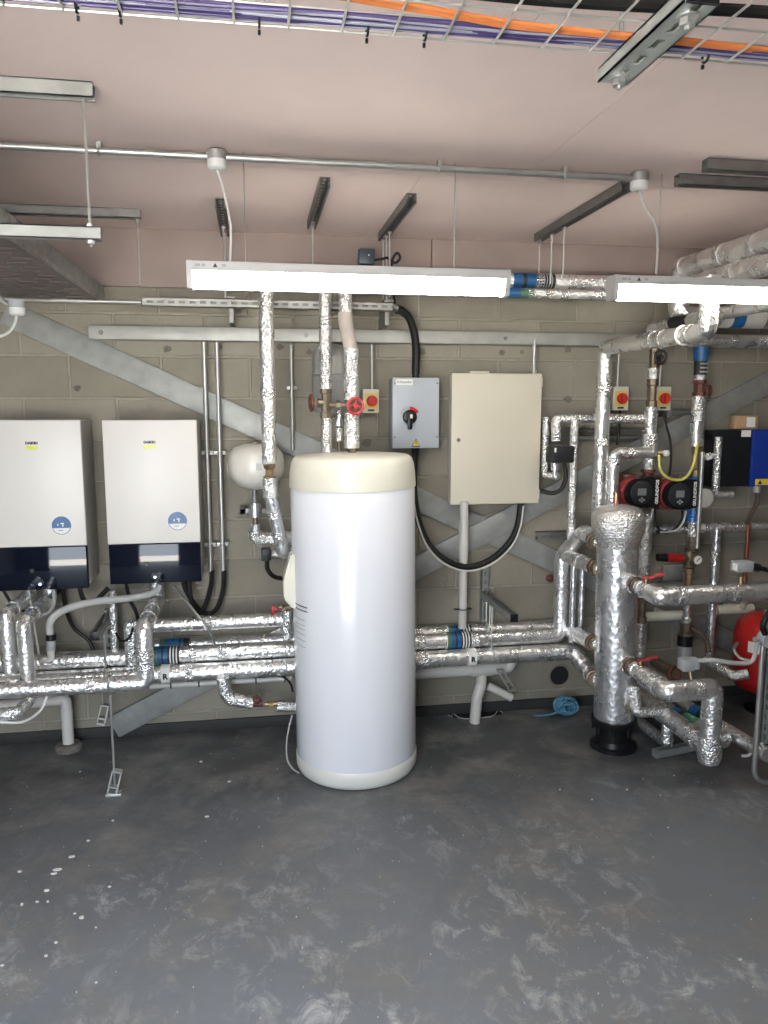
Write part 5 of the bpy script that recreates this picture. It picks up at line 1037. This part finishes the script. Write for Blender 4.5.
def pump(label, px, py, Y):
    c = A(px, py, Y); k = R(2, c)      # metres per pixel
    t = thing('circulator_pump', label, 'pump', (c.x, Y+0.06, c.z-16*k))
    bm = B(); lathe(bm, [(14*k, 0), (15.5*k, 0.01), (15.5*k, 0.05), (13*k, 0.08), (11*k, 0.11)], (c.x-5*k, Y+0.012, c.z), (0, 1, 0), 28); obj('motor_body', bm, REDD, t)
    bm = B(); lathe(bm, [(9*k, -17*k), (9*k, 17*k)], (c.x-3*k, Y+0.13, c.z), (0, 0, 1), 16); obj('volute', bm, RUST, t)
    n = 10; pts = [(c.x+20*k, c.z+15*k), (c.x+20*k, c.z-13*k), (c.x+8*k, c.z-15*k)] + [(c.x-3*k+14.5*k*math.cos(D2(270-180*i/n)), c.z+14.5*k*math.sin(D2(270-180*i/n))) for i in range(n+1)] + [(c.x+8*k, c.z+16*k)]
    bm = B(); prism(bm, pts, Y-0.012, Y+0.036); bmesh.ops.bevel(bm, geom=[e for e in bm.edges], offset=0.006, segments=2, affect='EDGES'); hd = obj('control_head', bm, BLACKP, t)
    bm = B(); lathe(bm, [(12*k, 0), (12*k, 0.006), (10.8*k, 0.009), (0, 0.009)], (c.x-1*k, Y-0.012, c.z+0.5*k), (0, -1, 0), 30, cap=False); fc = obj('control_face', bm, DGREY, hd) if False else obj('control_face', bm, DGREY, t)
    bm = B(); bx(bm, c.x-5.5*k, c.x+3.5*k, Y-0.0225, Y-0.0205, c.z-2*k, c.z+5*k); obj('display', bm, LCD, fc)
    for dx, dz in ((-1, -5), (-1, -8), (-3.2, -6.5), (1.2, -6.5)):
        bm = B(); cyl(bm, (c.x+dx*k, Y-0.0205, c.z+dz*k), (c.x+dx*k, Y-0.0235, c.z+dz*k), 1.0*k, seg=8); obj('button', bm, GREYP, fc)
    text('GRUNDFOS', 4.6*k, (c.x+16*k, Y-0.0135, c.z+1*k), PAPER, t, rot=(math.pi/2, -math.pi/2, 0), bold=0.0006)
    return t
pump('black circulator pump with display, left of the pair', 641, 493, 3.86)
pump('black circulator pump with display, right of the pair', 679, 495, 3.88)
cable('pump_cable', 'pale grey cable drooping from the left pump', [A(653, 509, 3.86), A(651, 518, 3.86), A(645, 526, 3.86), A(638, 532, 3.86)], 0.006, GREYC)
cable('pump_cable', 'pale grey cable drooping from the right pump to the black connector', [A(686, 511, 3.87), A(684, 520, 3.87), A(678, 529, 3.87), A(668, 532, 3.88), A(660, 532, 3.88)], 0.006, GREYC)
cable('pump_cable', 'black cable hanging between the two pumps', [A(655, 509, 3.88), A(655, 520, 3.88), A(658, 528, 3.88), A(666, 533, 3.89), A(676, 528, 3.9), A(682, 518, 3.9), A(682, 510, 3.9)], 0.006, BLACKC)
bm = B(); box(bm, A(662, 532, 3.89), (0.07, 0.022, 0.018), None, 0.004); tag(obj('cable_connector', bm, BLACKP), 'black inline plug under the two pumps', 'connector')
cable('filling_hose', 'yellow filling hose hanging in a loop between the pump columns', [A(659, 455, 3.9), A(660, 468, 3.88), A(665, 476, 3.87), A(675, 480, 3.87), A(685, 478, 3.87), A(692, 468, 3.88), A(696, 452, 3.9), A(698, 442, 3.93)], R(3.0, A(675, 478, 3.9)), HOSEY, 'hose')
a_, b_ = A(702.5, 452, 3.92), A(700.5, 548, 3.92); b_.x = a_.x
bm = B(); cyl(bm, a_, b_, R(4.5, a_), seg=10); tag(obj('thin_upright', bm, CONDUIT), 'thin steel pipe standing in front of the blue valve', 'pipe')
# safety valve group
xs_ = A(689, 565, 3.98).x; v = A(688, 558, 3.98)
t = thing('safety_valve', 'brass safety valve with red and black handle pointing left', 'valve', (xs_, 3.98, v.z-0.05))
bm = B(); lathe(bm, [(0.030, -0.05), (0.030, -0.03), (0.036, -0.02), (0.036, 0.02), (0.028, 0.04)], (xs_, 3.98, v.z), (0, 0, 1), 12); obj('valve_body', bm, BRONZE, t)
bm = B(); cyl(bm, V((xs_, 3.98, v.z)), A(680, 558, 3.96), 0.024, seg=12); obj('bonnet', bm, BRASS, t)
bm = B(); cyl(bm, A(681, 558, 3.96), A(666, 557.5, 3.95), 0.024, seg=16); obj('red_cap', bm, RED, t); bm = B(); cyl(bm, A(666.5, 557.5, 3.95), A(657.5, 557.5, 3.95), 0.024, 0.021, 16); obj('black_knob', bm, BLACKP, t)
g = A(696.5, 559.5, 3.93); rr = R(10.5, g); t = thing('pressure_gauge', 'small round pressure gauge with white face by the safety valve', 'gauge', g)
bm = B(); lathe(bm, [(rr, 0), (rr, 0.025), (rr*0.88, 0.028), (rr*0.88, 0.022), (0, 0.022)], g+V((0, 0.01, 0)), (0, -1, 0), 24, cap=False); obj('case', bm, BRONZE, t)
bm = B(); cyl(bm, g+V((0, -0.011, 0)), g+V((0, -0.0135, 0)), rr*0.86, seg=24); dl = obj('dial', bm, PAPER, t); bm = B(); box(bm, g+V((0.004, -0.015, 0.003)), (0.004, 0.002, 0.028), 0.9); obj('needle', bm, INK, t)
stack(689, 3.98, [
    ('brass_pipe', 'brass pipe below the safety valve', 'pipe', 568, 592, 9.5, BRASS, 'hex'),
    ('lagged_pipe', 'narrow foil pipe below the upper limb at right', 'pipe', 600, 622, 8.5, FOILS, 'hex'),
    ('brass_fitting', 'bronze elbow fitting above the black cup', 'fitting', 622, 635, 12, BRONZE, 'hex'),
    ('trap_cup', 'black cup on the condensate trap', 'trap', 635, 645, 15, BLACKP, 'cyl'),
    ('trap_cup', 'pale grey bottle of the condensate trap', 'trap', 645, 660, 14, GREYP, 'cyl')], A(686, 620, 3.98).x)
bm = B(); box(bm, A(667, 571, 4.0), (0.13, 0.06, 0.016), None, 0.004); box(bm, A(668, 584, 4.0), (0.13, 0.06, 0.02), None, 0.004); bm.free()
t = thing('wall_shelf_bracket', 'small grey metal bracket plate behind the red lever', 'bracket', A(672, 586, 4.05)); bm = B(); box(bm, A(672, 584, 4.05), (0.13, 0.12, 0.014), None, 0.003); obj('plate', bm, GALV, t); bm = B(); box(bm, A(672, 574, 4.16), (0.12, 0.012, 0.12), None, 0.003); obj('back_plate', bm, GALV, t)
# condensate actuator on the lower limb
t = thing('valve_actuator', 'pale grey actuator box standing on the lower header limb', 'actuator', A(688, 685, eD.y))
c = A(686, 664, eD.y+0.03); bm = B(); box(bm, c, (0.055, 0.06, 0.055), None, 0.004); obj('box', bm, GREYP, t); bm = B(); box(bm, c+V((0.042, 0, 0.002)), (0.03, 0.045, 0.05), None, 0.004); obj('cable_box', bm, GREYBOX, t)
bm = B(); cyl(bm, V((c.x+0.02, c.y, c.z-0.02)), V((c.x+0.02, eD.y+0.01, zD+rD-0.005)), 0.007, seg=10); obj('pin', bm, BRASS, t)
t = thing('valve_actuator', 'grey sensor box standing on the upper header limb with black connector', 'actuator', A(745, 590, eU.y))
c = A(742, 566, eU.y); bm = B(); box(bm, c, (0.085, 0.06, 0.05), None, 0.004); obj('box', bm, GREYP, t); bm = B(); box(bm, c+V((-0.044, -0.01, 0)), (0.004, 0.03, 0.03)); obj('label_plate', bm, PAPER, t)
bm = B(); lathe(bm, [(0.008, 0), (0.008, 0.03), (0.014, 0.03), (0.014, 0.05)], V((c.x+0.0, eU.y, zU+rU-0.012)), (0, 0, 1), 10); obj('pocket', bm, BRASS, t)
bm = B(); cyl(bm, c+V((0.04, 0, -0.005)), c+V((0.085, -0.01, -0.01)), 0.02, seg=12); cyl(bm, c+V((0.08, -0.01, -0.01)), c+V((0.115, -0.015, -0.018)), 0.012, seg=12); obj('connector', bm, BLACKP, t)
cable('black_flex', 'black cable running right from the upper sensor box', [c+V((0.105, -0.014, -0.016)), c+V((0.14, -0.02, -0.026)), c+V((0.22, -0.02, -0.03)), c+V((0.4, -0.02, -0.03))], 0.009, BLACKC)
# ================================================================== WALL PIPES AT RIGHT
YL = 4.08; za = A(705, 528, YL).z
pipe('lagged_pipe', 'level narrow foil pipe on the wall below the blue unit', [V((A(645, 531, YL).x, YL, za)), V((A(768, 524, YL).x+0.5, YL, za))], R(9.5, A(700, 528, YL)), FOILC, (0.3, 0.5))
pipe('lagged_pipe', 'upright narrow foil pipe dropping on the wall below the blue unit', [V((A(716, 528, YL).x, YL-0.01, za)), V((A(716, 528, YL).x, YL-0.01, A(714, 656, YL).z))], R(9, A(716, 560, YL)), FOILS, (0.2, 0.5, 0.95))
bm = B(); x = A(747, 530, YL-0.05).x; cyl(bm, V((x, YL-0.06, za+0.03)), V((x, YL-0.06, A(745, 590, YL-0.05).z)), R(4.2, A(747, 550, YL)), seg=10); tag(obj('copper_pipe', bm, mat('brown_copper', (0.30, 0.10, 0.055), 0.4, 0.7, 0.12, 12)), 'upright red brown copper pipe below the blue unit', 'pipe')
cable('copper_tail', 'brown cable curving from the blue unit to the copper pipe', [A(757, 490, 4.0), A(757, 502, 4.0), A(751, 514, 4.0), A(746.5, 524, 4.02)], R(4.5, A(757, 500, 4)), mat('brown_flex', (0.07, 0.045, 0.035), 0.5, 0, 0.1, 8))
for (pa, pb, lab) in (((643, 617), (682, 614), 'pale plastic pipe on the wall behind the header'), ((716, 610), (752, 606), 'pale plastic pipe on the wall below the upper limb at right')):
    a_, b_ = A(*pa, 4.1), A(*pb, 4.1); b_.z = a_.z; pipe('waste_pipe', lab, [a_, b_], R(10, a_), mat('cream_pvc', (0.62, 0.60, 0.48), 0.45, 0, 0.06, 7), (0.3, 0.8) if pa[0] > 700 else (), part_name='tube', band_mat=MATS['cream_pvc']); bm = B(); c_ = a_.lerp(b_, 0.5); bx(bm, c_.x-0.012, c_.x+0.012, 4.1, YW+0.002, c_.z-0.03, c_.z+0.03, 0.003); tag(obj('pipe_saddle', bm, PVCW), 'pale saddle clip holding the '+lab.replace('pale ', ''), 'clip')
q = A(745, 602, 4.05); bm = B(); sweep(bm, rounded([A(742, 607, 4.08), q, A(747, 598, 4.0)], 0.02), 0.02, 12); tag(obj('pvc_elbow', bm, MATS['cream_pvc']), 'small cream plastic elbow near the right edge', 'pipe')
a_, b_ = A(711, 664, 3.9), A(733, 676, 3.75); pipe('lagged_pipe', 'short crumpled foil pipe lying before the red vessel', [A(706, 660, 3.95), b_, A(748, 674, 3.72)], R(10, a_), FOILC, (0.4,))
bm = B(); sweep(bm, smoothpath([A(690, 627, 4.0), A(700, 634, 3.98), A(706, 640, 3.97), A(709, 652, 3.96)]), 0.014, 10); tag(obj('bronze_pipe', bm, BRONZE), 'curved bronze pipe beside the condensate trap', 'pipe')
# fittings at the lower left of the red vessel
q = A(674, 674, 3.7); t = thing('pipe_union', 'rusty round union behind the lower header limb', 'fitting', q); bm = B(); torus(bm, q, (0.3, -1, 0.2), 0.036, 0.012, 20, 8); obj('flange_ring', bm, RUST, t); bm = B(); cyl(bm, q+V((0, 0.2, 0)), q, 0.032, seg=16); obj('stub', bm, BRONZE, t)
# red expansion vessel
c = A(768, 652, 3.95); rv = c.x-A(738.5, 652, 3.95).x
t = thing('expansion_vessel', 'red expansion vessel half out of frame at right edge', 'pressure vessel', (c.x, 3.95, 0.2))
zt, zb = A(765, 612, 3.95).z, A(765, 691, 3.95).z; hh = zt-zb
part('shell', t, RED, lathe, [(0, 0), (rv*0.6, hh*0.02), (rv*0.92, hh*0.08), (rv, hh*0.2), (rv, hh*0.72), (rv*0.9, hh*0.86), (rv*0.6, hh*0.96), (0, hh)], (c.x, 3.95, zb), (0, 0, 1), 40, False, ang=80)
def vpatch(bm, a0, a1, z0_, z1_):
    g = [[bm.verts.new(V((c.x+(rv+0.001)*math.cos(a0+(a1-a0)*i/6), 3.95+(rv+0.001)*math.sin(a0+(a1-a0)*i/6), z))) for z in (z0_, z1_)] for i in range(7)]
    for p_, q_ in zip(g, g[1:]): bm.faces.new((p_[0], q_[0], q_[1], p_[1]))
part('rating_label', t, PAPER, vpatch, D2(200), D2(238), A(746, 657, 3.8).z, A(746, 646, 3.8).z)
bm = B(); cyl(bm, (c.x, 3.95, 0), (c.x, 3.95, zb+0.02), 0.03); lathe(bm, [(0.11, 0), (0.11, 0.01), (0.03, 0.012)], (c.x, 3.95, 0), (0, 0, 1), 20); obj('stand', bm, BLACKP, t)
bm = B(); sweep(bm, smoothpath([A(737, 643, 3.9), A(734, 650, 3.86), A(740, 658, 3.83), A(750, 661, 3.8)]), 0.010, 10); tag(obj('vessel_hose', bm, CONDUIT), 'grey hose hooking round the front of the red vessel', 'hose')
# round grey box, its cable and the tubular frame at the right edge
YE = 3.10; c = A(766, 639, YE); t = thing('round_junction_box', 'grey round junction box on the tubular frame at right edge', 'junction box', (c.x, YE, c.z-0.03))
bm = B(); lathe(bm, [(0.036, 0), (0.036, 0.04), (0.030, 0.046), (0, 0.046)], c+V((0, 0.02, 0)), (0, -1, 0), 24, cap=False); obj('case', bm, GREYP, t); bm = B(); cyl(bm, c+V((-0.06, 0, 0)), c, 0.012); obj('spout', bm, GREYP, t)
cable('grey_cable', 'grey cable from the lower actuator to the round box at right edge', [A(695, 661, eD.y+0.03), A(712, 660, 3.1), A(735, 663, 3.1), A(752, 661, 3.1), c+V((-0.04, 0, 0))], 0.010, GREYC)
cable('black_flex', 'black cable rising from the round box at right edge', [c+V((-0.01, -0.01, 0.02)), A(763, 625, YE-0.03), A(770, 612, YE-0.03), A(785, 608, YE)], 0.014, BLACKC)
t = thing('tubular_frame', 'bent galvanised tube and channel standing at the right edge', 'frame', A(760, 780, YE))
xa = A(759, 700, YE).x; zf = 0.012
bm = B(); sweep(bm, rounded([V((xa, YE, c.z-0.01)), V((xa, YE, zf+0.012)), V((xa+0.4, YE, zf+0.012))], 0.09, 8), 0.012, 12); obj('bent_tube', bm, CONDUIT, t)
part('channel', t, GALV, strut_mesh, V((xa+0.05, YE+0.03, A(765, 745, YE).z)), V((xa+0.05, YE+0.03, zU-rU-0.005)), 0.041, 0.041, True, V((0, 1, 0)))
bm = B(); q = A(763, 748, YE); sweep(bm, rounded([q+V((0, 0.02, 0.02)), q, q+V((0.06, 0, 0))], 0.01), 0.012, 8); obj('foot_hook', bm, ROD, t)
cable('cable_offcut', 'pale curled cable offcut on the floor near the right edge', [A(742, 756, 3.25), A(749, 755, 3.25), A(752, 749, 3.25), A(751, 744, 3.27)], 0.007, WCABLE)
# ================================================================== BLUE AND BLACK UNIT
yf = 4.05; x0, xs2 = A(715, 430, yf).x, A(752.5, 430, yf).x; x1 = xs2+0.36; zt, zb = A(730, 430, yf).z, A(716, 487, yf).z
t = thing('inverter_unit', 'wall unit with black side and blue front at right edge', 'electrical unit', ((x0+x1)/2, yf+0.1, zb))
bm = B(); bx(bm, x0, xs2, yf, YW-0.042, zb, zt, 0.006); obj('black_housing', bm, DARKB, t)
bm = B(); bx(bm, xs2+0.001, x1, yf-0.012, YW-0.042, zb-0.004, zt+0.002, 0.008); obj('blue_cover', bm, BLUEB, t)
for i in range(6):
    q = A(728, 462+i*3.2, yf); bm = B(); box(bm, (q.x, yf-0.0015, q.z), (0.05, 0.003, 0.006), 0.2); obj('vent_slit', bm, HOLE, t)
q = A(746, 433.5, yf); bm = B(); bx(bm, q.x-0.030, q.x+0.030, yf-0.0015, yf+0.001, q.z-0.019, q.z+0.019); obj('paper_tag', bm, PAPER, t)
q = A(763, 482, yf-0.013); bm = B(); bx(bm, q.x-0.05, q.x+0.12, yf-0.0135, yf-0.011, q.z-0.018, q.z+0.018); yl = obj('yellow_label', bm, YELLOW, t)
bm = B(); prism(bm, [(q.x-0.034, q.z-0.012), (q.x-0.006, q.z-0.012), (q.x-0.020, q.z+0.012)], yf-0.0145, yf-0.0135); obj('label_triangle', bm, INK, yl)
bm = B(); q = A(757, 490, 4.0); cyl(bm, V((q.x, 4.0, zb-0.03)), V((q.x, 4.0, zb+0.004)), 0.018); obj('gland', bm, GREYP, t)
q = A(711, 437, 4.10); bm = B(); box(bm, q, (0.03, 0.05, 0.03)); obj('latch', bm, BLACKP, t)
pts = [A(718, 437, 4.02), A(718, 447, 4.02), A(717.5, 462, 4.02), A(716, 495, 4.02), A(732, 497, 4.02)]
for p_ in pts[:4]: p_.x = pts[1].x
pts[4].z = pts[3].z
pipe('lagged_pipe', 'thin foil pipe down the side of the black and blue unit with a foot', pts, R(7.5, pts[2]), FOILC, (0.3, 0.45, 0.65), bend=1.0)
bm = B(); a_, b_ = A(702, 458, 3.95), A(715, 455, 3.93); cyl(bm, a_, b_, 0.014, seg=12); nut(bm, a_.lerp(b_, 0.5), b_-a_, 0.022, 0.025); tag(obj('link_fitting', bm, FOILC), 'silver link fitting between thin pipe and the unit', 'fitting')
q = A(747, 422, 4.08); zt2 = zt+0.003
t = thing('cardboard_box', 'small brown cardboard box on top of the blue unit', 'box', (q.x, 4.05, zt2))
xa, xb = A(736, 425, 4.10).x, A(758, 425, 4.10).x; h = A(740, 415.5, 4.10).z-zt2
bm = B(); bx(bm, xa, xb, 4.10, 4.165, zt2, zt2+h, 0.003); obj('carton', bm, CARD, t); q = A(751, 422, 4.10); bm = B(); bx(bm, q.x-0.028, q.x+0.026, 4.0985, 4.1005, zt2+h*0.15, zt2+h*0.88); obj('paper_label', bm, PAPER, t)
t = thing('wall_stub', 'grey pipe stub bracket on the wall beside the right isolator', 'bracket', A(682, 412, 4.15)); a_, b_ = A(668, 412, 4.12), A(694, 412, 4.12); b_.z = a_.z
bm = B(); cyl(bm, a_, b_, 0.018, seg=12); obj('tube', bm, STRUT, t); bm = B(); bx(bm, a_.x-0.012, a_.x+0.012, 4.10, YW, a_.z-0.03, a_.z+0.03, 0.003); obj('plate', bm, STRUT, t)
# ================================================================== WASTE PIPES AND ROPE BY THE WALL
YV = 4.08; zv = A(450, 671, YV).z
t = pipe('waste_pipe', 'white plastic waste pipe with tee under the three foil pipes', [V((A(380, 672, YV).x, YV, zv)), V((A(508, 668, YV).x, YV, zv)), V((A(512, 667, YV).x, YV, zv+0.05))], R(12.5, A(450, 671, YV)), PVCW, (), part_name='tube')
q = A(481, 670, YV); bm = B(); cyl(bm, V((q.x-0.06, YV, zv)), V((q.x+0.06, YV, zv)), R(14.5, q)); obj('tee_socket', bm, PVCW, t)
pb = A(475, 708, YV-0.02); bm = B(); sweep(bm, rounded([V((q.x+0.005, YV, zv)), A(481, 685, YV), A(477, 697, YV-0.02), V((pb.x, YV-0.02, 0.0))], 0.05), R(11, q), 14); obj('down_leg', bm, PVCW, t)
bm = B(); cyl(bm, A(488, 686, YV), A(512, 698, YV-0.03), R(8, q)); obj('branch', bm, PVCW, t)
g = ZP(474, 712, 0); t = thing('floor_patch', 'rough dark gully opening in the floor under the white waste pipe', 'gully', g)
bm = B(); n = 18; ring = [(g.x+0.155*math.cos(2*math.pi*i/n)*random.uniform(.85, 1.1), g.y-0.03+0.075*math.sin(2*math.pi*i/n)*random.uniform(.8, 1.1)) for i in range(n)]
top = [bm.verts.new((x, y, 0.003)) for x, y in ring]; bot = [bm.verts.new((x, y, 0.0)) for x, y in ring]; bm.faces.new(top)
for i in range(n): bm.faces.new((bot[i], bot[(i+1) % n], top[(i+1) % n], top[i]))
obj('dark_recess', bm, HOLE, t)
bm = B(); pts = [V((x, y, 0.004)) for x, y in ring if y < g.y+0.01]; pts.sort(key=lambda p: p.x); sweep(bm, pts, 0.003, 6); obj('broken_edge', bm, GREYC, t)
q = A(494, 655, 3.9); t = thing('pipe_hanger', 'slotted hanger bracket dangling under the lower foil pipe', 'support', A(512, 692, 3.86))
bm = B(); a_, b_ = A(500, 670, 4.0), A(512, 690, 3.97)
d = (b_-a_)
for off in (-0.016, 0.016): cyl(bm, a_+V((off, 0, 0)), b_+V((off, 0, 0)), 0.005, seg=6)
for f in (0, 0.55, 1): box(bm, a_.lerp(b_, f), (0.04, 0.02, 0.008))
obj('bracket', bm, GALV, t)
t = thing('rope_coil', 'bundle of light blue rope lying on the floor by the wall', 'rope', ZP(566, 718, 0)); c = ZP(566, 716, 0)
bm = B()
for k in range(24):
    ph = random.uniform(0, 6.28); rx, rz_ = random.uniform(0.022, 0.072), random.uniform(0.018, 0.052); tl = random.uniform(-0.5, 0.5); yo = random.uniform(-0.03, 0.03)
    loop = []
    for i in range(25):
        a_ = ph+2*math.pi*i/24*1.02; X_, Z_ = rx*math.cos(a_), rz_*math.sin(a_); loop.append(V((c.x+X_*math.cos(tl)-Z_*math.sin(tl)*0.6, c.y+yo+0.02*math.sin(a_*2+k), 0.062+max(-0.055, X_*math.sin(tl)*0.6+Z_*math.cos(tl)))))
    sweep(bm, loop, 0.0055, 6, False)
obj('coils', bm, TWINE, t); bm = B(); sweep(bm, smoothpath([c+V((-0.05, 0, 0.03)), c+V((-0.10, 0.01, 0.010)), c+V((-0.19, 0.02, 0.006))]), 0.005, 6); obj('loose_end', bm, TWINE, t)
# paint flakes and crumbs on the floor
bm = B()
def flake(x, y, s):
    n = random.randint(4, 6); a0 = random.uniform(0, 6.28); el = random.uniform(0.4, 1)
    vs_ = [bm.verts.new((x+s*math.cos(a0+2*math.pi*i/n)*random.uniform(.6, 1.2), y+s*el*math.sin(a0+2*math.pi*i/n)*random.uniform(.6, 1.2), 0.0035+random.uniform(0, .002))) for i in range(n)]
    lo = [bm.verts.new((v.co.x, v.co.y, 0.0)) for v in vs_]; bm.faces.new(vs_)
    for i in range(n): bm.faces.new((lo[i], lo[(i+1) % n], vs_[(i+1) % n], vs_[i]))
for px, py, s in ((72, 857, 7), (58, 870, 9), (54, 874, 6), (47, 891, 6), (20, 872, 5), (22, 905, 4), (37, 902, 4), (48, 902, 3), (75, 914, 3), (82, 918, 5), (96, 928, 3), (88, 841, 4), (56, 943, 4), (46, 956, 4), (110, 887, 4), (201, 762, 4), (229, 782, 3), (207, 817, 4), (80, 772, 2), (113, 821, 3), (96, 983, 3), (2, 966, 4), (627, 790, 2), (592, 800, 2), (674, 776, 2), (740, 960, 4), (560, 640+150, 2), (668, 828, 2)):
    p = ZP(px, py, 0); flake(p.x, p.y, R(s, p))
for _ in range(130):
    p = ZP(random.uniform(0, 768), random.uniform(735, 1020), 0); flake(p.x, p.y, random.uniform(0.0006, 0.0018))
o = obj('paint_flakes', bm, mat('white_flakes', (0.62, 0.61, 0.58), 0.7, 0, 0.1, 20), own=False); o['kind'] = 'stuff'; o['label'] = 'white paint flakes and crumbs scattered over the dark floor'; o['category'] = 'debris'
